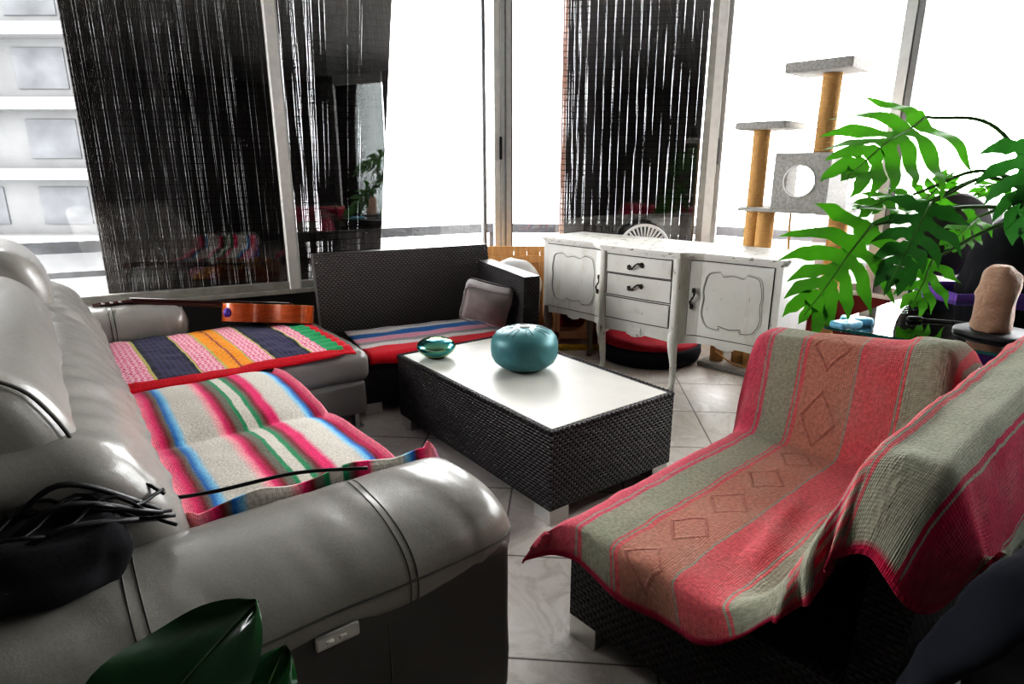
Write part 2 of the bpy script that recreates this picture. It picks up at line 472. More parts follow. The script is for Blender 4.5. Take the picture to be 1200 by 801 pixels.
# corner posts between the bay windows
def post(n, p, ang, parts):
    fr_ = frame(ang, p)
    o = thing('trim_%d' % n, None, None, (*p, SILL), ang, kind='structure')
    for nm, x0, x1, y0, y1, m in parts:
        mb = MB(fr_); mb.bbox(x0, x1, y0, y1, SILL, 2.86, .005); obj(nm, mb, M[m], o, smooth=False)
    return o
post(6, W1, 29, [('post', -.035, .035, -.045, .05, 'alu_white'), ('post_edge', .035, .05, -.02, .04, 'alu')])
o = post(7, W2, 13, [('post', .0, .085, -.04, .06, 'alu'), ('post_edge', -.05, -.0, -.02, .05, 'alu_white'), ('post_groove', .03, .045, -.046, -.04, 'alu_grey'), ('post_side', .085, .105, -.03, .05, 'alu_grey')])
mb = MB(frame(13, W2)); mb.bbox(-.012, .008, -.052, -.03, 1.42, 1.60, .004); obj('latch', mb, M['black'], o)
o = post(8, W3, -24, [('post', -.02, .05, -.05, .05, 'alu_white'), ('post_side', -.075, -.02, -.03, .05, 'sill'), ('post_edge', .05, .085, -.02, .05, 'alu')])
mb = MB(frame(-24, W3)); mb.bbox(.05, .068, -.035, -.018, 1.38, 1.58, .004); obj('latch', mb, M['alu_grey'], o)
post(9, W4, -49, [('post', -.05, .02, -.04, .05, 'alu'), ('post_side', .02, .06, -.03, .05, 'alu_grey')])

# ------------------------------------------------------------------ reed blinds (hang outside the glass)
def blind(pq, t0, t1, z0, z1, gapf, label, seed, taper=None, edge=None, off=.10, wave=.014, gk=.4):
    rnd = random.Random(seed)
    fr_, L, ang = pframe(*pq)
    root = thing('reed_blind', label, 'blind', fr_(((t0+t1)/2, off, z0)), ang, group='dark reed blinds hanging at the windows')
    scr, thr, edg = MB(fr_), MB(fr_), MB(fr_)
    n = int((t1-t0)/.0085); seg = 34
    zs = [lerp(z0, z1, k/seg) for k in range(seg+1)]
    def px(t, z):
        if taper: t = t0 + (t-t0)*lerp(taper, 1, (z-z0)/(z1-z0))
        return t
    def py(t): return off + wave*math.sin(t*9.0+seed) + .5*wave*math.sin(t*23+1.7*seed)
    x = t0; i = 0
    while x < t1:
        g = gapf((x-t0)/(t1-t0), rnd)
        w = .0085*rnd.uniform(.85, 1.15)
        vs, fs = [], []
        ph = rnd.uniform(0, 10)
        for k, z in enumerate(zs):
            wob = .00022*math.sin(ph+k*.5)
            a, b = x - .0012 + wob, x + w + .0012 + wob - (g*gk*(.8+.55*math.sin(ph*3+k*.7)) if g else 0) - (.0024 if g else 0)
            vs += [(px(a,z), py(a), z), (px((a+b)/2,z), py(a)-.004, z), (px(b,z), py(b), z), (px((a+b)/2,z), py(a)+.004, z)]
        for k in range(seg):
            for e in range(4):
                fs.append((k*4+e, k*4+(e+1)%4, k*4+4+(e+1)%4, k*4+4+e))
        (edg if (edge and i < edge) else scr).add(vs, fs)
        x += w; i += 1
    k = 0; z = z0+.02
    while z < z1:
        m = 26
        P0 = [(px(lerp(t0,t1,j/m), z), py(lerp(t0,t1,j/m))-.006, z) for j in range(m+1)]
        P1 = [(p[0], p[1], p[2]+.0055) for p in P0]
        thr.grid([P0, P1]); z += .046
    obj('reed_screen', scr, M['reed'], root, smooth=False)
    obj('binding_thread', thr, M['thread'], root, smooth=False)
    if edge: obj('edge_reeds', edg, M['reed_edge'], root, smooth=False)
    mb = MB(fr_); mb.tube([(px(lerp(t0,t1,j/20), z1), py(lerp(t0,t1,j/20)), z1) for j in range(21)], .016, 8)
    obj('head_rail', mb, M['black'], root)
    return root
st = {'c': 0}
def gaps1(f, rnd):
    st['c'] += 1
    if f < .55: return rnd.choice([.0009, .0013]) if st['c'] % 8 in (0, 2) else (0.0 if rnd.random() > .04 else .0004)
    if f < .96: return rnd.choice([0, 0, .0005, .0010]) if math.sin(f*60) > -.2 else 0
    return 0
def gaps2(f, rnd):
    if f < .42: return rnd.choice([0, 0, .0006, .0011, .0014]) if math.sin(f*50) > -.3 else 0
    return .0004 if rnd.random() < .06 else 0
def gaps3(f, rnd):
    st['c'] += 1
    if f < .17: return rnd.choice([0, 0, .0005, .0010])
    return .0015 if st['c'] % 8 == 0 else (0 if rnd.random() > .03 else .0005)
blind(panels[0], 1.225, 2.385, .53, 2.66, gaps1, 'wide dark brown reed blind behind the guitar, left of the white post', 1, gk=.85)
blind(panels[1], .03, .90, .53, 2.66, gaps2, 'narrow dark reed blind right of the white post above the loveseat back', 2, taper=.74, gk=.30)
blind(panels[2], .50, 1.635, .53, 2.66, gaps3, 'dark slatted reed blind with a tan left edge behind the white sideboard', 3, edge=5, wave=.010, gk=.28)

# ------------------------------------------------------------------ outside
def offs(d): return [(-4.05-d*.2,3.45+d), (-1.66-d*.42,4.56+d*.9), (-.10-d*.15,5.42+d), (1.62+d*.35,5.22+d*.93), (2.57+d*.72,4.36+d*.75), (3.78+d,2.7+d*.5)]
A, B = offs(.08), offs(.85)
mb = MB(); mb.prism(A + B[::-1], -.30, -.02); obj('balcony_floor', mb, M['street'], smooth=False, kind='structure')
rail = thing('balcony_railing', 'grey horizontal bar railing outside the windows', 'railing', (0, 6.1, -.02))
Rl = offs(.62)
def barpath(pts, z, hw, hh):
    m = MB()
    for a, b in zip(pts, pts[1:]):
        f, L, _ = pframe(a, b); v = len(m.v)
        m2 = MB(); m2.box(-.01, L+.01, -hw, hw, z-hh, z+hh)
        m.add([f(p) for p in m2.v], m2.f)
    return m
obj('top_rail', barpath(Rl, .80, .03, .042), M['rail'], rail, smooth=False)
obj('lower_rail', barpath(Rl, .60, .02, .022), M['rail'], rail, smooth=False)
for a, b in zip(Rl, Rl[1:]):
    mb = MB(); x, y = a; mb.box(x-.025, x+.025, y-.025, y+.025, -.02, .76); obj('rail_post', mb, M['rail'], rail, smooth=False)
mb = MB(); mb.box(-120, 120, 9, 160, -16.5, -16); obj('street_ground', mb, M['street'], smooth=False, kind='structure')
def building(x0, x1, y0, y1, z1, label, cols, fl=3.0, slabs=True, group=None):
    b = thing('apartment_building', label, 'building', ((x0+x1)/2, (y0+y1)/2, -16), 0, group)
    mb = MB(); mb.box(x0, x1, y0, y1, -16, z1); obj('facade', mb, M['building'], b, smooth=False)
    mb = MB(); mb.box(x0-.3, x1+.3, y0-.3, y1, z1, z1+.5); obj('roof_edge', mb, M['bslab'], b, smooth=False)
    z = -1.2
    while z < z1-2:
        if slabs:
            mb = MB(); mb.box(x0-.2, x1+.2, y0-1.1, y0, z-.95, z-.45); obj('balcony_slab', mb, M['bslab'], b, smooth=False)
        w = (x1-x0)/cols
        for k in range(cols):
            mb = MB(); mb.box(x0+k*w+.22*w, x0+k*w+.80*w, y0-.06, y0+.02, z, z+1.7); obj('window', mb, M['bwindow'], b, smooth=False)
        z += fl
    return b
building(-31, -15.2, 30, 44, 17, 'pale grey apartment block with balcony slabs seen through the left window', 4)
building(50, 66, 90, 104, -3.5, 'faint pale low block on the skyline right of the cat tree', 4, 3, False)
building(70, 84, 90, 104, -4.5, 'faint pale low block on the skyline behind the lobed leaves', 3, 3, False)

# ------------------------------------------------------------------ grey leather sectional sofa (frame 37 degrees)
F = frame(37)
sofa = thing('leather_sofa', 'large grey leather corner sofa with chaise along the left side', 'sofa', F((.3, 2.6, 0)), 37)
def wr(p, a, f=7, seed=0):
    v = Vector((p[0]*f+seed, p[1]*f, p[2]*f)); n = noise.noise_vector(v); return (p[0]+n.x*a, p[1]+n.y*a, p[2]+n.z*a)
def roll_surf(u, a, u0, u1, vc, zc, av, az, end0=.02, end1=.13, grow=0.0):
    d1 = (u1-u)/end1; d0 = (u-u0)/max(end0,1e-4); s = 1.0
    if d1 < 1: s = max(.05, (1-(1-max(d1,0))**2.6))**.5
    if d0 < 1: s = min(s, max(.05, (1-(1-max(d0,0))**2.6))**.5)
    ca, sa = math.cos(a), math.sin(a); e = 2/2.5
    x = math.copysign(abs(ca)**e, ca)*av*(.45+.55*s); z = math.copysign(abs(sa)**e, sa)*az*s
    k = noise.noise(Vector((u*5, math.cos(a)*.9, math.sin(a)*.9+vc)))*.035
    pk = noise.noise(Vector((u*19+math.cos(a)*1.3, math.cos(a)*1.1, vc+7)))
    k += .050*pk*(.6+.8*max(0, 1-d1))*max(0, math.sin(a))
    k += .030*noise.noise(Vector((u*34+math.cos(a)*2, math.cos(a)*2, vc+2)))*max(0, 1-d1*.6)
    return (u, vc+x*(1+k)+math.copysign(grow, x)*abs(ca), zc+z*(1+k)+math.copysign(grow, z)*abs(sa))
def roll_mb(u0, u1, vc, zc, av, az, end0=.02, end1=.13, nu=130, nph=56):
    mb = MB(F); rows = []
    for i in range(nu+1):
        row = [roll_surf(lerp(u0, u1, i/nu), 2*math.pi*k/nph, u0, u1, vc, zc, av, az, end0, end1) for k in range(nph)]
        rows.append(row + [row[0]])
    mb.grid(rows); n = nph+1
    mb.f.append(tuple(range(nph))[::-1]); mb.f.append(tuple(nu*n+k for k in range(nph)))
    return mb
# near arm
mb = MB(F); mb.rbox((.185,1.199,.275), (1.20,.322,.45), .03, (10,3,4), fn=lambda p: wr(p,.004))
obj('arm_panel', mb, M['leather_shaded'], sofa)
AP = (-.42, .828, 1.235, .492, .200, .124)
arm = obj('arm', roll_mb(*AP), M['leather'], sofa)
for u in (.02, .042, .505, .522):
    mb = MB(F); mb.tube([roll_surf(u+.004*math.sin(k*.2), lerp(-.25, math.pi+.3, k/40), *AP, grow=.0006) for k in range(41)], .0017, 6); obj('seam', mb, M['seam'], arm)
mb = MB(F); mb.tube([roll_surf(lerp(-.40, .81, k/60), math.pi-.06, *AP, grow=.001) for k in range(61)], .0028, 6); obj('seam', mb, M['seam'], arm)
mb = MB(F); mb.tube([(.455, 1.0375, .06+.02*k) for k in range(19)], .002, 6); obj('seam', mb, M['seam'], sofa)
ctl = MB(F); ctl.rbox((.343,1.034,.452), (.092,.012,.034), .006, (2,2,2)); cp = obj('control_panel', ctl, M['chrome'], sofa, label='metal recliner control plate')
for u in (.325, .352):
    mb = MB(F); mb.rbox((u,1.0265,.452), (.016,.006,.010), .003, (1,1,1)); obj('button', mb, M['alu_white'], cp)
# base and seats
mb = MB(F); mb.rbox((.28,2.17,.16), (.94,1.56,.22), .03, (8,8,3)); obj('seat_base', mb, M['leather_shaded'], sofa)
for v0, v1 in ((1.405, 2.245), (2.245, 2.93)):
    mb = MB(F); mb.rbox((.42,(v0+v1)/2,.325), (.76,v1-v0-.004,.19), .07, (10,10,3), puff=.025, fn=lambda p: wr(p,.005)); obj('seat_cushion', mb, M['leather'], sofa)
mb = MB(F); mb.rbox((.64,3.36,.355), (1.28,.875,.175), .055, (16,12,3), puff=.012, fn=lambda p: wr(p,.008,6)); obj('chaise_cushion', mb, M['leather'], sofa)
mb = MB(F); mb.rbox((.62,3.36,.185), (1.26,.86,.19), .03, (12,10,3), fn=lambda p: wr(p,.006,8)); obj('chaise_base', mb, M['leather'], sofa)
# far arm
mb = MB(F); mb.rbox((.10,4.01,.27), (1.0,.25,.42), .03, (8,3,4)); obj('arm_panel', mb, M['leather_shaded'], sofa)
FP = (-.42, .60, 3.985, .50, .175, .125, .02, .09)
farm = obj('arm', roll_mb(*FP), M['leather'], sofa)
for u in (.22, .24):
    mb = MB(F); mb.tube([roll_surf(u, lerp(-.2, math.pi+.2, k/30), *FP, grow=.0008) for k in range(31)], .002, 6); obj('seam', mb, M['seam'], farm)
# back shell, lumbar cushions and headrests
def lean(k, z0=.4): return lambda p: (p[0]-k*(p[2]-z0), p[1], p[2])
mb = MB(F); mb.rbox((-.30,2.62,.44), (.24,2.86,.72), .06, (4,16,6), fn=lean(.22)); obj('back_shell', mb, M['leather_shaded'], sofa)
def lumbar(v0, v1, seed):
    def f(p):
        z = p[2]; bulge = .055*math.sin(max(0, min(1, (z-.40)/.42))*math.pi)
        q = (p[0]+(bulge if p[0] > .0 else 0)-.28*(z-.42), p[1], z)
        edge = min(1, min(p[1]-v0, v1-p[1])/.12+.15)
        creases = (.011*noise.noise(Vector((p[1]*2.5+seed, z*24+p[1]*11, .3))) + .007*noise.noise(Vector((p[1]*16+z*9, z*8, seed))))*edge
        q = (q[0]+creases, q[1], q[2]+creases*.4)
        return wr(q, .004, 5, seed)
    mb = MB(F); mb.rbox((.02,(v0+v1)/2,.61), (.27,v1-v0,.46), .08, (6,60,26), fn=f); return mb
def side_edge(xc, hx, zb, zt, r, v):
    """edge of the near side face of a rounded cushion: up the front, over the top"""
    P = [(xc+hx-.012, v, lerp(zb+r, zt-r, k/12)) for k in range(13)]
    P += [(xc+hx-r+(r-.012)*math.cos(a), v, zt-r+(r-.012)*math.sin(a)) for a in [k*math.pi/2/8 for k in range(1, 9)]]
    P += [(lerp(xc+hx-r, xc-hx+r, k/6), v, zt-.012) for k in range(1, 7)]
    return P
def headrest(v0, v1, zt, seed, x=-.12, zb=.70):
    def f(p):
        k = (p[2]-zb)/(zt-zb)
        q = (p[0]-.22*(p[2]-zb)+(.05*math.sin(max(0,min(1,k))*math.pi) if p[0] > x else 0), p[1], p[2])
        return wr(q, .008, 4, seed)
    mb = MB(F); mb.rbox((x,(v0+v1)/2,(zb+zt)/2), (.25,v1-v0,zt-zb), .075, (6,28,12), fn=f); return mb
for k, (v0, v1) in enumerate(((1.36, 2.93), (2.93, 3.80))):
    obj('back_cushion', lumbar(v0, v1, k*3.1), M['leather'], sofa)
for k, (v0, v1, zt, zb) in enumerate(((1.42, 2.86, .995, .63), (3.02, 3.62, 1.06, .72))):
    hr = obj('headrest', headrest(v0, v1, zt, k*2.3, -.14, zb), M['leather'], sofa)
    if k == 0:
        def hf(p):
            q = (p[2]-zb)/(zt-zb)
            return wr((p[0]-.22*(p[2]-zb)+(.05*math.sin(max(0,min(1,q))*math.pi) if p[0] > -.14 else 0), p[1], p[2]), .008, 4, 0)
        mb = MB(F); mb.tube([hf(p) for p in side_edge(-.14, .125, zb, zt, .075, v0+.016)], .004, 6); obj('piping', mb, M['seam'], hr)
for (u, v) in ((.74,1.14), (-.3,1.14), (1.2,3.0), (1.2,3.72), (-.3,4.05)):
    mb = MB(F); mb.bbox(u-.035, u+.035, v-.03, v+.03, 0, .012, .003); mb.bbox(u-.012, u+.012, v-.028, v+.028, .008, .10, .003)
    obj('leg', mb, M['chrome'], sofa, label='polished metal bracket leg')

# ---------------- striped blanket on the sofa seats
CR = (.60,.565,.50); HP = (.72,.035,.17); LP = (.85,.32,.37); DR = (.22,.022,.028); BL = (.018,.17,.50); LB = (.24,.55,.74); GR = (.03,.27,.12); GG = (.17,.165,.13); SA = (.80,.24,.25)
def stripes_mat(name, stops, axis=0, scale=1.0, wx=170, wy=120, strength=.55, mode='LINEAR', dist=.003):
    t = NT(name); x, y = t.uvxy(); q = (x, y)[axis]; o = (y, x)[axis]
    jit = t.noise(t.coord('UV'), 30, 3)
    q = t.math('ADD', t.math('MULTIPLY', q, scale), t.math('MULTIPLY', t.math('SUBTRACT', jit, .5), .010))
    fabric(t, t.ramp(q, stops, mode), wx, wy, strength, dist=dist); return t.m
st1 = [(0,SA),(.035,LP),(.08,HP),(.105,DR),(.125,GG),(.14,BL),(.165,LB),(.185,CR),(.31,CR),(.345,LP),(.365,HP),(.395,DR),(.415,GG),(.435,GG),(.44,GR),(.455,GR),(.46,CR),(.505,CR),(.51,GR),(.525,GR),(.535,GG),(.555,DR),(.575,HP),(.605,HP),(.63,CR),(.74,CR),(.765,LB),(.785,BL),(.805,DR),(.825,HP),(.87,LP),(.93,HP)]
st1b = st1[:-1]
M['serape'] = stripes_mat('striped_serape', st1b + [(.95, BL)])
def seat_top(u, v):
    """height of the two seat cushions under the blanket"""
    z = .432
    a = (v-1.405)/.84 if v < 2.245 else (v-2.245)/.685
    z += .050*math.sin(max(0, min(1, a))*math.pi)**.55 - .018
    return z
rows, uvs = [], []
NV, NU = 80, 60
arcs = []
for i in range(NV+1):
    v = lerp(1.36, 2.915, i/NV)
    row, uvr = [], []
    for j in range(NU+1):
        s = j/NU                       # 0 at backrest, 1 at hanging front hem
        if s < .88: u = lerp(.16, .775, s/.88); z = seat_top(u, max(v,1.41))
        else:
            k = (s-.88)/.12
            u = .775 + .045*math.sin(min(1, k*1.3)*math.pi/2); z = seat_top(.7, max(v,1.41)) - .19*k**1.5
        if u > .60 and s < .88: z -= .022*((u-.60)/.175)**2
        if v < 1.53:                   # near hem folds up against the arm
            q = (1.53-v)/.17
            z += .17*q**1.5 + .008*math.sin(u*26)*q
        z += .012 + .006*noise.noise(Vector((u*5, v*5, 0))) + .004*noise.noise(Vector((u*14, v*11, 3)))
        if s < .02: z += .01
        row.append((u + .006*noise.noise(Vector((v*6, 1, u*3))), max(v, 1.435), z)); uvr.append((s*.97, v))
    rows.append(row); uvs.append(uvr)
mb = MB(F); mb.grid(rows, uvs)
obj('striped_blanket', mb, M['serape'], label='cream blanket with pink, blue and green stripes spread over the grey leather sofa seats', cat='blanket', solid=.008)

# ---------------- embroidered cloth on the chaise
NV_, PKP, OR, GN, RD = (.016,.017,.038), (.72,.16,.30), (.82,.32,.012), (.035,.35,.14), (.60,.018,.035)
YG = (.50,.45,.14)
t = NT('embroidered_chaise_cloth'); x, y = t.uvxy()
bands = [(0,GN),(.085,YG),(.092,PKP),(.225,YG),(.235,NV_),(.415,YG),(.425,PKP),(.525,YG),(.535,OR),(.655,YG),(.665,PKP),(.755,YG),(.765,NV_),(.95,YG),(.958,PKP),(.985,YG),(.99,PKP)]
col = t.ramp(t.math('DIVIDE', x, 1.2), [(a/1.2*1.0, c) for a, c in bands] + [(1.03/1.2, GN), (1.12/1.2, RD)], 'CONSTANT')
# woven motif in the pink bands, checks in the navy, stitching on the orange
zig = t.math('ABSOLUTE', t.math('SINE', t.math('ADD', t.math('MULTIPLY', x, 130), t.math('MULTIPLY', t.math('SINE', t.math('MULTIPLY', y, 110)), 2.2))))
nz = t.noise(t.coord('UV'), 70, 2)
pinkmask = t.ramp(t.math('DIVIDE', x, 1.2), [(0,0.0),(.092/1.2,1.0),(.225/1.2,0.0),(.43/1.2,1.0),(.525/1.2,0.0),(.67/1.2,1.0),(.755/1.2,0.0),(.96/1.2,1.0),(1.03/1.2,0.0)], 'CONSTANT')
col = t.mix(t.math('MULTIPLY', pinkmask, t.ramp(t.math('MULTIPLY', zig, nz), [(.28, 0.0), (.40, .85)])), col, (.88,.66,.66))
col = t.mix(t.math('MULTIPLY', pinkmask, t.ramp(t.math('MULTIPLY', zig, nz), [(.10, .9), (.20, 0.0)])), col, (.62,.02,.16))
chk = t.math('MAXIMUM', t.math('SINE', t.math('MULTIPLY', x, 260)), t.math('SINE', t.math('MULTIPLY', y, 260)))
nm = t.ramp(t.math('DIVIDE', x, 1.2), [(0,0.0),(.255/1.2,.85),(.395/1.2,0.0),(.785/1.2,.85),(.93/1.2,0.0)], 'CONSTANT')
col = t.mix(t.math('MULTIPLY', nm, t.ramp(chk, [(.2, 0.0), (.9, .8)])), col, (.06,.05,.16))
om = t.ramp(t.math('ABSOLUTE', t.math('SUBTRACT', x, .60)), [(.004, 1.0), (.006, 0.0)])
crs = t.math('ABSOLUTE', t.math('SINE', t.math('ADD', t.math('MULTIPLY', y, 70), t.math('MULTIPLY', t.math('ABSOLUTE', t.math('SUBTRACT', x, .60)), 90))))
onear = t.ramp(t.math('ABSOLUTE', t.math('SUBTRACT', x, .60)), [(.022, 1.0), (.026, 0.0)])
col = t.mix(t.math('MULTIPLY', t.math('MAXIMUM', om, t.math('MULTIPLY', onear, t.ramp(crs, [(.10, 1.0), (.2, 0.0)]))), .8), col, (.25,.03,.05))
hem = t.ramp(y, [(.052, 1.0), (.055, 0.0)])
col = t.mix(hem, col, RD)
fabric(t, col, 200, 200, .5); M['aguayo'] = t.m
rows, uvs = [], []
for i in range(61):
    uu = i/60
    row, uvr = [], []
    for j in range(51):
        k = j/50
        v = lerp(2.90, 3.77, k); u = lerp(.06, 1.165, uu) + .02*(1-k)
        z = .4445 + .018*(1-((v-3.36)/.5)**2) + .010
        if v < 2.95: z -= .02*((2.95-v)/.05)
        gath = max(0, 1-abs(u-1.12)/.10)+max(0, 1-abs(u-.06)/.08)
        z += .006*noise.noise(Vector((u*7, v*7, 2))) + .010*gath*math.sin(v*85) + .006*noise.noise(Vector((u*20, v*16, 2)))
        if u < .16: z += .06*((.16-u)/.10)**1.4
        z = max(z, .452) if v >= 2.95 else z
        row.append((u, v+.012*math.sin(u*9), z)); uvr.append((uu*1.165, k*.87))
    rows.append(row); uvs.append(uvr)
mb = MB(F); mb.grid(rows, uvs)
obj('embroidered_cloth', mb, M['aguayo'], label='embroidered Andean cloth with navy, pink and orange bands and red hem on the chaise', cat='blanket', solid=.006)

# ---------------- guitar lying along the far edge of the chaise
ga, gb = Vector(F((.20, 3.975, .668))), Vector(F((1.235, 3.60, .560)))
def guitar():
    d = (gb-ga); L = d.length; ang = math.degrees(math.atan2(d.y, d.x))
    g = thing('acoustic_guitar', 'orange brown acoustic guitar lying on its back across the chaise and far sofa arm', 'guitar', (*((ga+gb)/2).xy, .47), ang)
    ex = d.normalized(); ey0 = Vector((-ex.y, ex.x, 0)).normalized(); ez0 = ex.cross(ey0)
    tl = R_(-13); ey = ey0*math.cos(tl)+ez0*math.sin(tl); ez = ex.cross(ey)
    fr_ = lambda p: tuple(ga + ex*p[0] + ey*p[1] + ez*p[2])
    # local: x from head (0) to tail (L), z up through soundboard (0 = top plane)
    prof = [(0,.0),(.02,.07),(.06,.115),(.11,.137),(.16,.138),(.21,.12),(.25,.112),(.29,.122),(.34,.158),(.40,.178),(.45,.172),(.49,.13),(.507,.07),(.512,0)]
    b0 = L-.512
    pts = [(b0+x, y) for x, y in prof] ; out = crom([(x, y, 0) for x, y in pts], 4)
    poly = [(p.x, p.y+.05) for p in out] + [(p.x, -p.y+.05) for p in out[-2:0:-1]]
    mb = MB(fr_); mb.prism(poly, -.105, -.004); body = obj('body', mb, M['guitar_wood'], g, auto=40)
    mb = MB(fr_); mb.prism([(b0+.256+(x-b0-.256)*.995, .05+(y-.05)*.995) for x, y in poly], -.004, .0); obj('soundboard', mb, M['guitar_top'], body, auto=40)
    mb = MB(fr_); mb.lathe([(.048,.0),(.048,.0012)], (b0+.17,.05,0), 28); obj('sound_hole', mb, M['black'], body)
    mb = MB(fr_); mb.bbox(b0+.36, b0+.39, -.04, .14, 0, .012, .003); obj('bridge', mb, M['guitar_dark'], body)
    mb = MB(fr_); mb.lathe([(.026,0),(.026,.0015)], (0,0,0), 24, fn=lambda p: (b0+.045+p[0]*.8, -.066-p[2]-.002+.0, -.055+p[1])); 
    obj('sticker', mb, plain('purple_sticker', (.12,.05,.40), .5, 0, .5, 70), body, label='round purple sticker on the side')
    mb = MB(fr_); mb.bbox(.14, b0+.16, .022, .078, .001, .010, .003); mb.rbox((.14+(b0-.14)/2+.01,.05,-.012), (b0-.12,.05,.026), .012, (8,2,1))
    nk = obj('neck', mb, M['guitar_dark'], g)
    mb = MB(fr_)
    for k in range(6): mb.tube([(.13, .028+.0088*k, .013), (b0+.37, .028+.0088*k, .015)], .0007, 4)
    obj('strings', mb, M['chrome'], g)
    mb = MB(fr_); mb.prism([(-.04,.015),(.0,.008),(.15,.022),(.15,.078),(.0,.092),(-.04,.085)], -.012, .004, fn=lambda p: (p[0], p[1], p[2]-.16*(.15-p[0])))
    hd = obj('headstock', mb, M['guitar_dark'], g, smooth=False)
    for k in range(3):
        for s in (0, 1):
            x = .02+.04*k; y = .005 if s == 0 else .095; z = -.16*(.15-x)-.004
            mb = MB(fr_); mb.tube([(x, y, z), (x, y+(-.018 if s == 0 else .018), z)], .003, 6); mb.rbox((x, y+(-.024 if s == 0 else .024), z), (.016,.014,.009), .004, (1,1,1))
            obj('tuning_peg', mb, M['chrome'], hd)
guitar()

# ---------------- black bag and cables on the near arm
def bagf(p):
    return wr(wr(p, .03, 9, 3), .012, 24, 8)
bg = thing('black_bag', 'crumpled black bag with straps lying at the back of the near sofa arm', 'bag', F((-.12,1.36,.60)), 37)
mb = MB(F); mb.rbox((-.14,1.31,.675), (.34,.24,.13), .05, (10,8,6), fn=bagf); obj('bag_body', mb, M['blackcloth'], bg)
for k in range(3):
    P = crom([(-.16,1.25+.04*k,.70), (-.05,1.23+.05*k,.745+.02*k), (.07,1.27+.04*k,.70), (.10,1.34+.01*k,.66), (.0,1.38,.70)], 8)
    mb = MB(F); mb.tube(P, .006, 6); obj('strap', mb, M['black'], bg)
for k in range(5):
    ph = k*1.3
    P = [(-.30+.42*q/20, 1.27+.05*math.sin(q*.5+ph)+.02*k, .742+.012*math.sin(q*.9+ph*2)-.05*max(0,(q-14)/6)) for q in range(21)]
    mb = MB(F); mb.tube(P, .004, 6); obj('strap', mb, M['black'], bg)
P = crom([F((-.06,1.33,.735)), F((.02,1.42,.70)), F((.10,1.50,.625)), F((.22,1.455,.625)), F((.40,1.40,.640)), F((.55,1.32,.640))], 12)
mb = MB(); mb.tube([tuple(p) for p in P], .0045, 8)
obj('black_cable', mb, M['black'], label='thin black cable trailing from the bag over the near sofa arm', cat='cable')

# ------------------------------------------------------------------ rattan coffee table
TU0, TU1, TV0, TV1, TH = 1.405, 2.115, 1.62, 2.87, .40
tab = thing('coffee_table', 'low black wicker coffee table with pale top in the middle of the room', 'table', F(((TU0+TU1)/2,(TV0+TV1)/2,0)), 37)
mb = MB(F)
mb.box(TU0, TU1, TV0, TV1, .065, TH-.03)
rim = .022
for a in ((TU0,TU1,TV0,TV0+rim), (TU0,TU1,TV1-rim,TV1), (TU0,TU0+rim,TV0+rim,TV1-rim), (TU1-rim,TU1,TV0+rim,TV1-rim)): mb.box(*a, TH-.03, TH-.002)
obj('woven_body', mb, M['rattan'], tab, smooth=False)
for a, b in (((TU0,TV0),(TU1,TV0)), ((TU1,TV0),(TU1,TV1)), ((TU1,TV1),(TU0,TV1)), ((TU0,TV1),(TU0,TV0))):
    # plaited top edge
    mb = MB(F); n = int(math.dist(a, b)/.012)
    for s in (0, 1):
        mb.tube([(lerp(a[0],b[0],k/n), lerp(a[1],b[1],k/n), TH-.004+.004*math.sin(k*1.6+s*math.pi)) for k in range(n+1)], .0055, 5)
    obj('plaited_edge', mb, M['rattan'], tab)
mb = MB(F); mb.bbox(TU0+rim, TU1-rim, TV0+rim, TV1-rim, TH-.03, TH, .003); obj('table_top', mb, M['cream'], tab, smooth=False, label='pale cream inset table top')
for u in (TU0+.055, TU1-.055):
    for v in (TV0+.055, TV1-.055):
        mb = MB(F); mb.bbox(u-.05, u+.05, v-.05, v+.05, 0, .066, .003); obj('foot', mb, M['chrome'], tab, smooth=False, label='silver corner foot')

def drum(label, c, prof, mat, tongues, tr, ring, foot):
    d = thing('steel_tongue_drum', label, 'drum', c, 0, 'tongue drums on the coffee table')
    mb = MB(); mb.lathe(prof, c, 64); obj('shell', mb, mat, d)
    if ring:
        mb = MB(); z = prof[-1][1]; mb.lathe([(ring,z-.002),(ring,z+.006),(ring*.8,z+.008),(ring*.78,z+.003)], c, 28); obj('centre_cap', mb, M['alu_white'], d)
    def zr(r):
        top = [(q, z) for q, z in prof if z > max(z_ for _, z_ in prof)*.55][::-1]
        return interp(r, sorted(top))
    for k in range(tongues):
        a0 = 2*math.pi*k/tongues + .2; w = .17
        r0, r1 = tr[0], tr[1]*(1 if k % 2 else .86)
        P = []
        for j in range(9): P.append((a0-w*.8, lerp(r1, r0, j/8)))
        for j in range(1, 7): P.append((a0-w*.8+1.6*w*j/6, r0))
        for j in range(1, 9): P.append((a0+w*.8, lerp(r0, r1, j/8)))
        mb = MB(); mb.tube([(c[0]+r*math.cos(a), c[1]+r*math.sin(a), c[2]+zr(r)+.0004) for a, r in P], .0013, 5); obj('tongue_cut', mb, M['line'], d)
    mb = MB(); mb.lathe([(foot,0),(foot*1.05,.004),(foot*.95,.010)], c, 32); obj('foot_ring', mb, M['black'], d)
c = (.061, 2.915, TH)
drum('large matt teal steel tongue drum on the coffee table', c,
     [(.085,.006),(.115,.016),(.148,.042),(.162,.070),(.165,.10),(.164,.135),(.157,.160),(.140,.182),(.11,.198),(.07,.208),(.03,.211)], M['teal'], 8, (.058,.135), .026, .085)
c = (-.395, 3.10, TH)
drum('small shiny green gold tongue drum at the far left corner of the coffee table', c,
     [(.045,.006),(.06,.012),(.088,.034),(.101,.054),(.102,.062),(.094,.078),(.075,.092),(.045,.101),(.015,.104)], M['irid'], 8, (.03,.066), 0, .045)

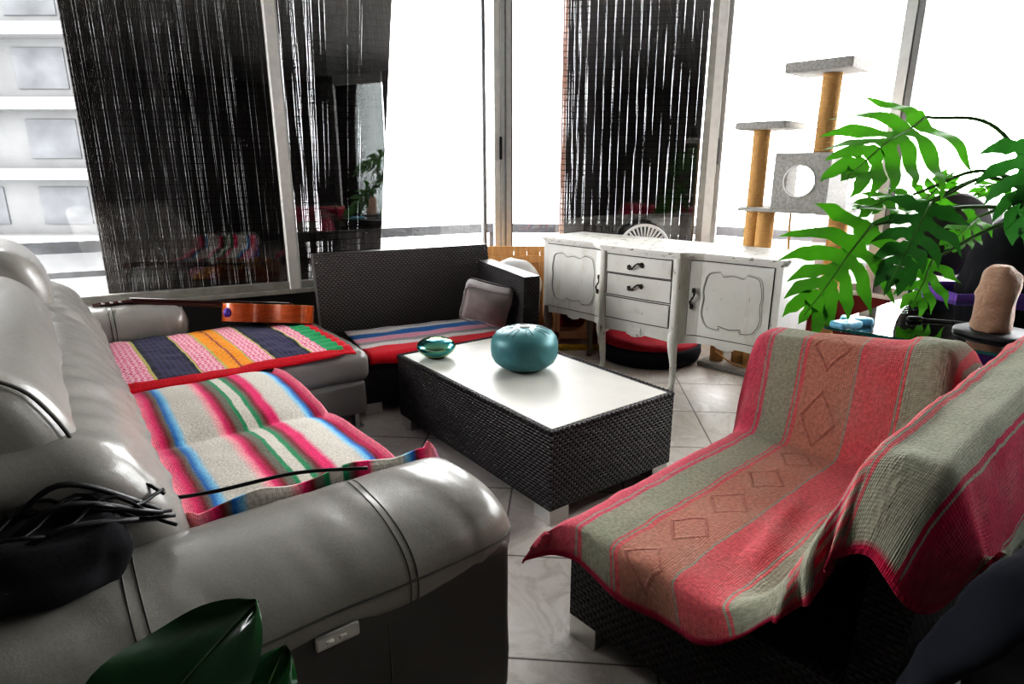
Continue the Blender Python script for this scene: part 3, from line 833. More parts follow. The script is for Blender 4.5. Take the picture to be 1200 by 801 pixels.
# ------------------------------------------------------------------ rattan loveseats
def loveseat(F, rot, label, u0, u1, vf, vb, side_front, sl, armt, zs, za, zb, b0=.06, b1=.14, bsh=.13):
    """u0..u1 open end to arm end; vf front; vb back (side_front = sign from back to front)"""
    s = side_front
    base = F(((u0+u1)/2, (vf+vb)/2, 0))
    r = thing('rattan_loveseat', label, 'sofa', base, rot, 'two black wicker one arm loveseats')
    a0, a1 = u1-armt, u1
    mb = MB(F); lo, hi = sorted((vf, vb+s*.18)); mb.box(sl, a0, lo, hi, .07, zs); obj('seat', mb, M['rattan'], r, smooth=False)
    lo, hi = sorted((vf+s*.02, vb+s*.14)); 
    def armf(p):
        return (p[0]+.02*(p[2]-.4) , p[1], p[2]-(.02 if p[2] > .5 and (p[1]-vf)*s > -.1 else 0))
    mb = MB(F); mb.box(a0, a1, lo, hi, .07, za, fn=armf); obj('arm', mb, M['rattan'], r, smooth=False)
    def backf(p):
        k = (p[2]-.07)/(zb-.07); return (p[0], p[1]-s*bsh*k+s*bsh*.4, p[2])
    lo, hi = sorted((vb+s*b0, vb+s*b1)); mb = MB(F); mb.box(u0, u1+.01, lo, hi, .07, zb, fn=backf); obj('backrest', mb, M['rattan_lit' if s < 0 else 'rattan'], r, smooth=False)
    for u in (sl+.05, u1-.05):
        for v in (vf-s*.05, vb+s*.20):
            mb = MB(F); mb.bbox(u-.05, u+.05, v-.05, v+.05, 0, .072, .003); obj('foot', mb, M['chrome'], r, smooth=False, label='silver corner foot')
    return r
FR = frame(28)
loveseat(FR, 28, 'black wicker one arm loveseat below the windows behind the coffee table', .72, 1.915, 3.27, 4.06, -1, .80, .11, .345, .735, .83)
FC = frame(41.4)
loveseat(FC, 41.4, 'black wicker one arm loveseat on the right under the red and green throw', 1.19, 2.43, 1.06, .15, 1, 1.165, .125, .345, .725, .80, .09, .175, .03)

# small striped cover on the far loveseat
PB, WC, PKL = (.03,.16,.42), (.66,.62,.60), (.72,.33,.42)
stf = [(0,(.45,.40,.42)),(.06,(.45,.40,.42)),(.09,WC),(.15,WC),(.18,PB),(.30,PB),(.32,(.6,.4,.45)),(.36,PKL),(.44,PKL),(.46,(.33,.30,.30)),(.52,(.33,.30,.30)),(.54,WC),(.62,WC),(.64,RD),(1.0,RD)]
M['farstripe'] = stripes_mat('loveseat_striped_cover', stf, 0, 1.0, 150, 120, .5)
rows, uvs = [], []
for i in range(41):
    u = lerp(.84, 1.795, i/40); row, uvr = [], []
    for j in range(41):
        s = j/40
        if s < .80: v = lerp(3.83, 3.29, s/.80); z = .358
        else:
            k = (s-.80)/.20; v = 3.29-.045*math.sin(min(1,k*1.5)*math.pi/2); z = .358-lerp(.055,.10,i/40)*k**1.3
        z += .008*noise.noise(Vector((u*8, v*8, 5))) + .012*max(0, s-.7)*math.sin(u*30)
        row.append((u, v, max(z, .352) if s < .80 else z)); uvr.append((s, u))
    rows.append(row); uvs.append(uvr)
mb = MB(FR); mb.grid(rows, uvs)
obj('seat_cover', mb, M['farstripe'], label='thin seat cover with blue, pink and white stripes on the far loveseat', cat='blanket', solid=.006)
# grey cushion leaning on its arm
cu = thing('throw_cushion', 'small grey velvet cushion leaning against the arm of the far loveseat', 'cushion', FR((1.66,3.45,.37)), 28)
cm = Matrix.Translation((1.655,3.46,.53)) @ Matrix.Rotation(R_(-28),4,'Z') @ Matrix.Rotation(R_(14),4,'Y') @ Matrix.Rotation(R_(18),4,'X')
mb = MB(lambda p: FR(tuple(cm @ Vector(p)))); 
def cushf(p):
    n = noise.noise(Vector((p[0]*8, p[2]*8, 2)))*.008
    k = abs(p[0]/.15)**2*abs(p[2]/.12)**2
    return (p[0]*(1+.08*k), p[1]+n, p[2]*(1+.10*k))
mb.rbox((0,0,0), (.29,.12,.24), .035, (12,4,12), puff=.035, fn=cushf); cb = obj('cushion_body', mb, M['mauve'], cu)
mb = MB(lambda p: FR(tuple(cm @ Vector(p))))
for y in (-.055, .055):
    P = [cushf((.147*x, y, .122*z)) for x, z in [(math.copysign(abs(math.cos(a))**.35, math.cos(a))*.985, math.copysign(abs(math.sin(a))**.35, math.sin(a))*.985) for a in [q*2*math.pi/48 for q in range(49)]]]
    mb.tube([tuple(v) for v in P], .004, 6)
obj('piping', mb, M['mauve'], cb)

# ---------------- large throw over the right loveseat
PK, GY, BP, CO, CR2 = (.64,.12,.17), (.35,.355,.275), (.53,.26,.195), (.66,.155,.17), (.50,.022,.08)
tstops = [(0,PK),(.16,PK),(.163,GY),(.172,PK),(.18,GY),(.27,GY),(.28,CO),(.29,GY),(.297,CO),(.307,BP),(.46,BP),(.468,GY),(.474,CO),(.60,CO),(.608,GY),(.616,CO),(.623,GY),(.74,GY),(.748,CO),(.79,CO),(.795,GY),(.875,GY),(.882,CR2),(.97,CR2),(.98,CO),(1.025,GY),(1.032,CO),(1.045,GY),(1.225,GY),(1.235,CR2),(1.245,GY),(1.252,CR2),(1.40,CR2),(1.408,GY),(1.418,CR2),(1.426,GY)]
tstops = [c for k, c in enumerate(tstops) if k == 0 or c[1] != tstops[k-1][1]]
t = NT('woven_throw'); x, y = t.uvxy()
jit = t.noise(t.coord('UV'), 40, 3)
q = t.math('ADD', y, t.math('MULTIPLY', t.math('SUBTRACT', jit, .5), .006))
col = t.ramp(t.math('DIVIDE', q, 1.7), [(a/1.7, c) for a, c in tstops], 'CONSTANT')
# diamonds in the brown pink band
xm = t.math('SUBTRACT', t.math('FRACT', t.math('DIVIDE', x, .21)), .5)
dd = t.math('ADD', t.math('ABSOLUTE', t.math('MULTIPLY', xm, .21/.075)), t.math('ABSOLUTE', t.math('DIVIDE', t.math('SUBTRACT', y, .382), .055)))
dia = t.ramp(t.math('ABSOLUTE', t.math('SUBTRACT', dd, 1.0)), [(.06, 1.0), (.13, 0.0)])
col = t.mix(t.math('MULTIPLY', dia, .38), col, (.33,.10,.09))
wv = t.noise(t.coord('UV'), 7, 4)
col = t.mix(t.ramp(wv, [(.45, 0.0), (.75, .28)]), col, (.50,.42,.34))
# hatched red end band of the throw
hat = t.math('MULTIPLY', t.ramp(x, [(.20, 1.0), (.205, 0.0)]), t.math('GREATER_THAN', t.math('SINE', t.math('MULTIPLY', x, 320)), 0.0))
hat = t.math('MULTIPLY', hat, t.math('MULTIPLY', t.math('GREATER_THAN', y, .66), t.math('LESS_THAN', y, 1.03)))
col = t.mix(t.math('MULTIPLY', hat, .75), col, GY)
hem = t.ramp(x, [(.010, 1.0), (.013, 0.0)])
col = t.mix(hem, col, CR2)
rib = t.math('MULTIPLY', t.math('SINE', t.math('MULTIPLY', y, 900)), .10)
fabric(t, col, 240, 150, .75, .95, extra=t.math('ADD', rib, t.math('MULTIPLY', dia, 1.2)), dist=.004); M['throw'] = t.m

# cross profile columns: (v on seat, v/z on the back)
tv = [0, .09, .13, .235, .38, .52, .62, .70, .86, 1.0, 1.06, 1.13, 1.22, 1.36, 1.50]
#  col:  0 front hem,1 front edge,2..6 seat,7 base of back,8 inner face,9 inner top edge,10,11 top,12 outer edge,13,14 rear
seat_v = [1.10, 1.105, 1.07, .965, .82, .68, .58, .47]
seat_z = [.30, .345, .378, .383, .383, .383, .385, .40]
back_v = [.395, .352, .315, .265, .215, .165, .150]
back_z = [.62, .838, .852, .856, .846, .70, .56]
def row(u, vs=None, zs=None, us=None, du=0):
    vv = list(vs or seat_v + back_v); zz = list(zs or seat_z + back_z)
    uu = us or [u]*15
    return [(uu[i], vv[i], zz[i]) for i in range(15)]
T = []
# hem hanging over the open near end
hem_v = [1.145,1.13,1.055,.93,.77,.63,.535,.455,.385,.358,.338,.300,.262,.197,.142]
hem_z = [.255,.262,.285,.268,.250,.272,.345,.450,.540,.650,.668,.690,.672,.612,.735]
hem_u = [1.045,1.075,1.115,1.13,1.135,1.135,1.125,1.115,1.115,1.10,1.11,1.09,1.085,1.13,1.22]
mid_z = [.29,.325,.352,.347,.342,.345,.372,.50,.63,.755,.775,.785,.770,.70,.725]
mid_u = [1.075,1.105,1.135,1.14,1.142,1.142,1.14,1.125,1.12,1.135,1.13,1.115,1.12,1.15,1.24]
mid_v = [1.13,1.115,1.06,.945,.795,.655,.555,.45,.40,.354,.325,.283,.238,.175,.138]
T.append(row(0, hem_v, hem_z, hem_u)); T.append(row(0, mid_v, mid_z, mid_u))
e_z = [.305,.345,.374,.376,.376,.376,.392,.50,.70,.828,.846,.850,.836,.74,.68]
e_u = [1.10,1.13,1.165,1.17,1.17,1.17,1.17,1.17,1.17,1.175,1.175,1.175,1.18,1.20,1.26]
T.append(row(0, seat_v+back_v, e_z, e_u))
for u in (1.28, 1.45, 1.65, 1.88, 2.05): T.append(row(u))
# up the far arm
def armrow(ub, us, dz, inner, rear=0):
    zz = list(seat_z + back_z); uu = [us]*8 + [ub]*7; vv = list(seat_v + back_v)
    for i in range(8): zz[i] = dz[i]
    return row(0, vv, zz, uu)
T.append(armrow(2.14, 2.135, [.30,.36,.392,.395,.395,.395,.398,.42], 0))
T.append(armrow(2.20, 2.175, [.36,.47,.54,.55,.555,.56,.565,.58], 0))
r9 = armrow(2.26, 2.20, [.50,.66,.715,.735,.742,.75,.758,.775], 0)
T.append(r9)
T.append(armrow(2.34, 2.245, [.53,.70,.752,.762,.772,.784,.796,.82], 0))
T.append(armrow(2.44, 2.34, [.53,.69,.745,.757,.767,.780,.796,.82], 0))
T.append(armrow(2.53, 2.385, [.46,.60,.66,.67,.68,.70,.73,.78], 0))
r12 = armrow(2.60, 2.40, [.36,.48,.50,.50,.51,.53,.60,.72], 0)
T.append(r12)
for r_ in T[8:]:
    r_[0] = (r_[0][0]-.02, r_[0][1]+.02, r_[0][2]); r_[8] = (r_[8][0], r_[8][1]+.03, .70 if r_[7][2] > .7 else r_[8][2])
su = [0,.05,.10,.21,.38,.58,.80,.97,1.07,1.20,1.36,1.42,1.52,1.60,1.72]
fine_rows = [crom(r_, 6) for r_ in T]
ncol = len(fine_rows[0])
cols = [crom([fine_rows[i][j] for i in range(len(T))], 6) for j in range(ncol)]
nrow = len(cols[0])
tva = [lerp(tv[j//6], tv[min(14, j//6+1)], (j % 6)/6) for j in range(ncol)]
sua = [lerp(su[i//6], su[min(len(su)-1, i//6+1)], (i % 6)/6) for i in range(nrow)]
rows, uvs = [], []
for i in range(nrow):
    rr, uu = [], []
    for j in range(ncol):
        p = cols[j][i]
        n1 = noise.noise(Vector((p.x*6, p.y*6, p.z*4+2))); n2 = noise.noise(Vector((p.x*18, p.y*18, 7)))
        hem_k = max(0, 1-sua[i]/.12)
        dz = .007*n1+.003*n2
        # folds in the corner of arm and back, and bumps along the hem
        if sua[i] > .9 and .6 < tva[j] < 1.0: dz += .014*math.sin((tva[j]-.6)*38+sua[i]*9)
        if sua[i] > .3 and sua[i] < .75 and .5 < tva[j] < .75: dz += .010*math.sin((tva[j])*60+sua[i]*14)
        du = -.010*hem_k*math.sin(tva[j]*26)
        if tva[j] > .7 and tva[j] < 1.02: du -= .022*hem_k*math.sin((tva[j]-.7)*48)
        rr.append((p.x+du, p.y+.004*n2, p.z+max(dz, -.004)))
        uu.append((sua[i], tva[j]))
    rows.append(rr); uvs.append(uu)
mb = MB(FC); mb.grid(rows, uvs)
obj('woven_throw', mb, M['throw'], label='heavy woven throw with faded red and grey green stripes draped over the right loveseat', cat='blanket', solid=.007)

# ------------------------------------------------------------------ white sideboard (frame -45 degrees)
SO = (.237, 4.57)
FS = frame(-45, SO)
sb = thing('sideboard', 'distressed white painted sideboard with two doors and three drawers', 'sideboard', FS((.875,.2,0)), -45)
LX, ZT = 1.745, .872
def front(x):
    """y of the serpentine front"""
    if .60 < x < 1.18:
        k = (x-.60)/.58; return -.10-.012*math.sin(k*math.pi)
    if x <= .60: return interp(x, [(0,-.0),(.10,-.004),(.50,-.022),(.575,-.06),(.60,-.10)])
    return interp(x, [(1.18,-.10),(1.205,-.06),(1.28,-.022),(1.64,-.004),(1.745,.0)])
def topout(o):
    xs = [i*LX/80 for i in range(81)]
    pts = [(x*(LX+2*o)/LX-o, front(x)-o) for x in xs]
    pts[0] = (pts[0][0]+.02, pts[0][1]); pts[-1] = (pts[-1][0]-.02, pts[-1][1])
    return pts + [(LX+o, .02), (LX+o, .45+o), (-o, .45+o), (-o, .02)]
mb = MB(FS); mb.prism(topout(.028), ZT-.016, ZT); mb.prism(topout(.020), ZT-.026, ZT-.016); mb.prism(topout(.010), ZT-.036, ZT-.026)
obj('top', mb, M['white_paint_worn'], sb, smooth=False)
ZB = .30
def apron(x):
    """scalloped lower edge"""
    if x <= .60: k = x/.60; lo = .305
    elif x < 1.18: k = (x-.60)/.58; lo = .305
    else: k = (x-1.18)/.565; lo = .305
    return lo + .020*abs(math.sin(k*math.pi*1.0))**.6 * (1 if abs(k-.5) > .10 else .4) - .012*math.exp(-((k-.5)/.06)**2)
xs = [i*LX/140 for i in range(141)]
mb = MB(FS)
mb.grid([[(x, front(x), apron(x)) for x in xs], [(x, front(x), ZT-.034) for x in xs]])
mb.grid([[(x, front(x), apron(x)) for x in xs], [(x, .02+max(0, .02+front(x)) , apron(x)+.02) for x in xs]])
mb.box(0, .02, .0, .45, ZB+.02, ZT-.034); mb.box(LX-.02, LX, .0, .45, ZB+.02, ZT-.034)
mb.box(.0, LX, .43, .45, ZB+.02, ZT-.034); mb.box(.01, LX-.01, .02, .44, ZB+.05, ZB+.07)
obj('carcass', mb, M['white_paint'], sb, smooth=False)
def on_front(x0, x1, z0, z1, proud, name, parent, n=16, mat='white_paint', th=.016):
    mb = MB(FS); X = [lerp(x0, x1, i/n) for i in range(n+1)]
    P = [(x, front(x)-proud) for x in X] + [(x, front(x)-proud+th) for x in X[::-1]]
    mb.prism(P, z0, z1); return obj(name, mb, M[mat], parent, smooth=False)
def gap_line(pts, name, parent, r=.0022, proud=.002):
    mb = MB(FS); mb.tube([(x, front(x)-proud, z) for x, z in pts], r, 5); return obj(name, mb, M['crack'], parent)
def rectpts(x0, x1, z0, z1, n=10):
    P = [(lerp(x0,x1,i/n), z1) for i in range(n)] + [(x1, lerp(z1,z0,i/4)) for i in range(4)]
    P += [(lerp(x1,x0,i/n), z0) for i in range(n)] + [(x0, lerp(z0,z1,i/4)) for i in range(5)]
    return P
def handle(parent, x, z, vertical, proud=.010, size=.055):
    mb = MB(FS); P = []
    for k in range(17):
        a = k/16*2-1
        s, w = a*size, .012*math.sin(a*math.pi*1.1)
        xx, zz = (x+w, z+s) if vertical else (x+s, z+w+.25*s)
        P.append((xx, front(x)-proud-.016*math.cos(a*math.pi/2)**.5 if abs(a) < 1 else front(x)-proud, zz))
    mb.tube(P, [.0035+.0028*abs(math.sin(k*.9)) for k in range(17)], 7)
    for a in (-1, 1):
        xx, zz = (x+.004*a, z+a*size*.9) if vertical else (x+a*size*.9, z+.22*a*size)
        for k in range(5):
            q = k/5*2*math.pi
            mb.rbox((xx+.008*math.cos(q), front(x)-proud-.006, zz+.011*math.sin(q)), (.013,.008,.013), .004, (1,1,1))
    return obj('handle', mb, M['brass'], parent, label='dark bronze scroll handle')
# doors
def door(x0, x1, hx):
    z0, z1 = .372, .822
    d = on_front(x0, x1, z0, z1, .008, 'door', sb, 24)
    gap_line(rectpts(x0-.002, x1+.002, z0-.003, z1+.003), 'door_gap', d, .0024, .003)
    # shaped panel moulding
    m = .040; a, b, c, e = x0+m+(.03 if hx < x0+.1 else 0), x1-m-(.03 if hx > x0+.1 else 0), z0+.05, z1-.05
    w = b-a
    top = [(a+.02, e-.035), (a+.04, e-.010), (a+.09, e), (a+.15*w+.05, e-.004), ((a+b)/2-.06, e-.022), ((a+b)/2, e-.012), ((a+b)/2+.06, e-.022), (b-.15*w-.05, e-.004), (b-.09, e), (b-.04, e-.010), (b-.02, e-.035)]
    right = [(b-.004, (c+e)/2+.06), (b-.010, (c+e)/2), (b-.002, (c+e)/2-.08)]
    bot = [(b-.025, c+.03), (b-.06, c+.004), (b-.12, c), ((a+b)/2+.07, c+.022), ((a+b)/2, c+.012), ((a+b)/2-.07, c+.022), (a+.12, c), (a+.06, c+.004), (a+.025, c+.03)]
    left = [(a+.002, (c+e)/2-.08), (a+.010, (c+e)/2), (a+.004, (c+e)/2+.06), (a+.02, e-.035)]
    P = [ (q.x, q.y) for q in crom([(x, z, 0) for x, z in top+right+bot+left], 4)]
    mb = MB(FS); mb.tube([(x, front(x)-.0085, z) for x, z in P], .0042, 6); obj('panel_moulding', mb, M['white_paint'], d)
    cx, cz = (a+b)/2, (c+e)/2
    gap_line([(cx+(x-cx)*.955, cz+(z-cz)*.965) for x, z in P], 'moulding_groove', d, .0016, .0085)
    handle(d, hx, (z0+z1)/2+.0, True)
    return d
door(.045, .575, .552); door(1.225, 1.70, 1.250)
for (z0, z1) in ((.705, .815), (.560, .690), (.405, .540)):
    d = on_front(.655, 1.125, z0, z1, .007 if z0 != .560 else -.006, 'drawer', sb, 16)
    gap_line(rectpts(.650, 1.130, z0-.004, z1+.004), 'drawer_gap', d, .0028, .001)
    if z0 > .5: handle(d, .88, (z0+z1)/2, False, .010 if z0 != .560 else .0, .050)
    else:
        mb = MB(FS)
        for k in range(-2, 3): mb.rbox((.89+.022*k, front(.89)-.010, (z0+z1)/2+.006*math.cos(k*1.5)), (.03,.008,.018-.002*abs(k)), .004, (2,1,1))
        obj('carved_ornament', mb, M['white_paint'], d)
# pilasters of the middle section running down into cabriole legs
def cab_leg(x, y, top, mat='white_paint', knee=.05, w=.030):
    mb = MB(FS); n = 14; Pp, rr = [], []
    for k in range(n+1):
        q = k/n; z = lerp(top, 0, q)
        out = knee*math.sin(min(1, q*1.7)*math.pi)*(1-q)*.7 - .02*q + (.018*max(0, q-.85)/.15)
        Pp.append((x, y-out, z)); rr.append(interp(q, [(0,w),(.18,w*1.12),(.5,w*.78),(.9,w*.58),(1,w*.72)]))
    mb.tube(Pp, rr, 10); return obj('leg', mb, M[mat], sb)
for x in (.618, 1.163):
    mb = MB(FS); mb.rbox((x, -.095, .59), (.05,.05,.50), .018, (2,2,6)); obj('pilaster', mb, M['white_paint_leg'], sb)
    cab_leg(x, -.085, .40, 'white_paint_leg', knee=.035)
cab_leg(.03, .02, .36, 'legwood', .01); cab_leg(LX-.03, .03, .36, 'white_paint', .01)
cab_leg(.33, .14, .34, 'legwood', .0, .024)
cab_leg(LX-.03, .42, .34, 'legwood', .0)
mb = MB(FS); mb.rbox((.89, -.112, .345), (.10,.012,.05), .005, (3,1,3)); mb.rbox((.89, -.115, .318), (.05,.012,.03), .005, (3,1,3)); obj('apron_carving', mb, M['white_paint'], sb)

# ------------------------------------------------------------------ wooden crate with white cushion, mat, red cushion
cr = thing('wooden_crate', 'open crate of orange pine planks behind the far loveseat arm', 'crate', (.12,4.90,0), 0)
mb = MB()
for k in range(9):
    x = -.30+.105*k; mb.bbox(x, x+.1035, 4.965, 4.985, .06, .752, .003)
obj('plank_back', mb, M['pine'], cr, smooth=False)
mb = MB(); mb.bbox(-.31,.66,4.95,4.966,.62,.68,.003); mb.bbox(-.31,.66,4.95,4.966,.30,.34,.003); obj('cross_rail', mb, M['pine'], cr, smooth=False)
for x in (-.31, .33, .63):
    mb = MB(); mb.bbox(x, x+.045, 4.70, 4.745, 0, .28 if x > .5 else .52, .004); obj('post', mb, M['pine_dark'], cr, smooth=False)
mb = MB(); mb.bbox(-.31,.675,4.70,4.98,.06,.12,.004); obj('base_board', mb, M['pine_dark'], cr, smooth=False)
mb = MB(); mb.bbox(.24,.33,4.72,4.74,.24,.54,.004); obj('side_plank', mb, M['pine'], cr, smooth=False)
mb = MB(); mb.rbox((-.03,4.845,.425), (.54,.22,.55), .109, (8,4,8), fn=lambda p: wr((p[0]*(1-.15*max(0,(p[2]-.42)/.27)**2), p[1], p[2]-.10*max(0,(p[2]-.42)/.27)*abs(p[0]/.23)**1.5),.035,6,1)); obj('white_cushion', mb, M['whitecloth'], label='crumpled white cloth cushion stuffed in the pine crate', cat='cushion')
mb = MB(); mb.rbox((.47,4.86,.205), (.22,.18,.16), .05, (5,5,5), fn=lambda p: wr(p,.01,9,1)); obj('red_cushion', mb, plain('dark_red_cloth', (.14,.008,.012), .9), label='dark red cushion low in the crate under the sideboard', cat='cushion')
rows = [[(x, y+.02*noise.noise(Vector((x*9,y*9,0))), .012+.008*noise.noise(Vector((x*20,y*20,1)))) for y in [4.60+.02*k for k in range(6)]] for x in [.26+.02*k for k in range(24)]]
mb = MB(); mb.grid(rows)
for k in range(60):
    x = .26+.0078*k; mb.tube([(x, 4.615, .02), (x+random.uniform(-.01,.01), 4.590, .014), (x+random.uniform(-.015,.015), 4.572, .006)], .005, 4)
obj('fringed_mat', mb, M['yellow'], label='yellow fringed mat on the floor at the crate under the sideboard', cat='mat', solid=.004)

# white rib back chair behind the sideboard
ch = thing('wicker_chair', 'white chair with a round ribbed back peeking above the sideboard top', 'chair', (1.06,4.86,0), 0)
cx, cy, cz = 1.072, 5.05, .705
mb = MB(); mb.tube([(cx+.205*math.cos(a), cy, cz+.205*math.sin(a)) for a in [k*2*math.pi/40 for k in range(41)]], .012, 8); obj('back_hoop', mb, M['whitecloth'], ch)
mb = MB()
for k in range(36):
    a = 2*math.pi*k/36; mb.tube([(cx+.03*math.cos(a), cy, cz+.03*math.sin(a)), (cx+.20*math.cos(a), cy, cz+.20*math.sin(a))], .0085, 5)
obj('back_ribs', mb, M['whitecloth'], ch)
mb = MB(); mb.rbox((cx,4.94,.43), (.38,.28,.04), .018, (4,4,1)); obj('seat', mb, M['whitecloth'], ch)
for x in (cx-.17, cx+.17):
    for y in (4.84, 5.04):
        mb = MB(); mb.tube([(x, y, .42), (x*1.0, y, 0)], [.016,.011], 8); obj('leg', mb, M['whitecloth'], ch)
    mb = MB(); mb.tube([(x, 5.05, .42), (cx+(x-cx)*.95, 5.05, .60)], .012, 8); obj('back_upright', mb, M['whitecloth'], ch)

# round pet bed
pb = thing('pet_bed', 'round black pet bed with red lining under the sideboard', 'pet bed', (1.02,4.44,0), 0)
c = (1.02, 4.44, 0)
mb = MB(); mb.lathe([(.33,.0),(.36,.02),(.375,.07),(.37,.12),(.35,.13),(.34,.11)], c, 48); obj('outer_wall', mb, plain('black_plush', (.010,.010,.016), .9, bump=.3), pb)
mb = MB(); mb.lathe([(.345,.105),(.352,.135),(.325,.16),(.27,.165),(.20,.155),(.05,.15)], c, 48, fn=lambda p: (p[0], p[1], p[2]+.012*noise.noise(Vector((p[0]*9,p[1]*9,0))))); obj('lining', mb, M['redcloth'], pb)

# ------------------------------------------------------------------ cat tree (same frame as the sideboard, behind it)
ct = thing('cat_tree', 'tall cat tree with sisal posts, grey carpet platforms and a cube house', 'cat tree', FS((1.42,.75,0)), -45)
def carpetbox(x0, x1, y0, y1, z0, z1, name):
    mb = MB(FS); mb.rbox(((x0+x1)/2,(y0+y1)/2,(z0+z1)/2), (x1-x0,y1-y0,z1-z0), .010, (3,3,2)); return obj(name, mb, M['carpet'], ct)
carpetbox(1.02, 1.83, .50, 1.0, 0, .04, 'base')
def sis(x, y, z0, z1, r=.055):
    mb = MB(FS); n = max(4, int((z1-z0)/.0085)); mb.lathe([(r+(.0015 if k % 2 else -.0015), lerp(z0,z1,k/n)) for k in range(n+1)], (x,y,0), 18); return obj('sisal_post', mb, M['sisal'], ct)
sis(1.245, .68, .04, 1.585, .052); sis(1.345, .64, .04, 1.085, .054); sis(1.735, .80, .04, 1.095, .055); sis(1.60, .77, 1.44, 1.90, .055)
sis(1.115, .60, .04, .20, .045)
carpetbox(1.12, 1.44, .55, .86, 1.585, 1.63, 'platform')
carpetbox(1.385, 1.765, .58, .90, 1.895, 1.955, 'platform')
carpetbox(1.20, 1.80, .52, .90, 1.085, 1.108, 'platform')
# cube house with a round door: front panel with a real hole
x0, x1, y0, y1, z0, z1 = 1.405, 1.735, .54, .88, 1.108, 1.44
hx, hz, hr = (x0+x1)/2-.005, (z0+z1)/2+.002, .092
mb = MB(FS); n = 48
def sq(a):
    c_, s_ = math.cos(a), math.sin(a); k = 1/max(abs(c_), abs(s_)); return ((x0+x1)/2+c_*k*(x1-x0)/2, (z0+z1)/2+s_*k*(z1-z0)/2)
vs, fs = [], []
for k in range(n):
    a = 2*math.pi*k/n + math.pi/4
    o_ = sq(a); i_ = (hx+hr*math.cos(a), hz+hr*math.sin(a))
    vs += [(o_[0], y0, o_[1]), (i_[0], y0, i_[1]), (o_[0], y0+.014, o_[1]), (i_[0], y0+.014, i_[1])]
for k in range(n):
    a, b = 4*k, 4*((k+1) % n)
    fs += [(a, b, b+1, a+1), (a+2, a+3, b+3, b+2), (a+1, b+1, b+3, a+3), (a, a+2, b+2, b)]
mb.add(vs, fs); ho = obj('house_front', mb, M['carpet'], ct, smooth=False)
mb = MB(FS); mb.tube([(hx+hr*math.cos(a), y0-.001, hz+hr*math.sin(a)) for a in [k*2*math.pi/40 for k in range(41)]], .005, 6); obj('hole_trim', mb, M['whitecloth'], ho)
mb = MB(FS)
mb.box(x1-.014, x1, y0+.014, y1, z0, z1); mb.box(x0, x1-.014, y0+.014, y1, z1-.014, z1); mb.box(x0, x1-.014, y0+.014, y1, z0, z0+.014)
mb.box(x0, x0+.014, y0+.18, y1, z0+.014, z1-.014); mb.box(x0+.014+.13, x1-.014, y1-.014, y1, z0+.014, z1-.014)
obj('house_shell', mb, M['carpet'], ct, smooth=False)
mb = MB(FS); mb.tube([(1.53,.56,1.085), (1.532,.562,.98), (1.54,.565,.86), (1.545,.57,.78)], [.007,.008,.009,.011], 7); mb.rbox((1.545,.57,.765), (.03,.03,.03), .014, (1,1,1)); obj('hanging_rope', mb, M['sisal'], ct)
P = crom([FS((1.13,.545,.12)), FS((1.20,.535,.09)), FS((1.28,.53,.060)), FS((1.34,.54,.054)), FS((1.40,.56,.054))], 6)
mb = MB(); mb.tube([tuple(p) for p in P], .007, 6); obj('loose_rope', mb, M['sisal'], ct)

# ------------------------------------------------------------------ glass side table behind the right loveseat
GZ = .73
gt = thing('glass_table', 'glass topped side table behind the red throw', 'table', FC((3.1,.60,0)), 41.4)
GP = [(2.575,1.01), (2.66,.20), (3.50,.10), (3.58,.90), (3.40,.985)]
def rounded(poly, r=.04, n=5):
    out = []
    m = len(poly)
    for i in range(m):
        p, a, b = Vector(poly[i]), Vector(poly[i-1]), Vector(poly[(i+1) % m])
        da, db = (a-p).normalized()*r, (b-p).normalized()*r
        for k in range(n+1):
            t_ = k/n; out.append(tuple((p+da)*(1-t_)**2 + p*2*t_*(1-t_) + (p+db)*t_**2))
    return out
gp = rounded(GP)
mb = MB(FC); mb.add([(x,y,GZ) for x,y in gp], [tuple(range(len(gp)))]); mb.add([(x,y,GZ-.012) for x,y in gp], [tuple(range(len(gp)))[::-1]])
top = obj('table_top', mb, M['tableglass'], gt, smooth=False, label='clear greenish glass top')
mb = MB(FC); n = len(gp)
mb.add([(x,y,GZ-.0005) for x,y in gp]+[(x,y,GZ-.0115) for x,y in gp], [(i,(i+1)%n,n+(i+1)%n,n+i) for i in range(n)]); obj('glass_edge', mb, M['glassedge'], top, smooth=False)
for (u, v) in ((2.70,.85), (2.74,.28), (3.44,.20), (3.46,.86)):
    mb = MB(FC); mb.tube([(u,v,GZ-.012), (u,v,0)], .016, 10); obj('leg', mb, M['black'], gt)
mb = MB(FC); mb.bbox(2.68,3.48,.24,.88,.38,.40,.004); obj('lower_shelf', mb, M['black'], gt, smooth=False)
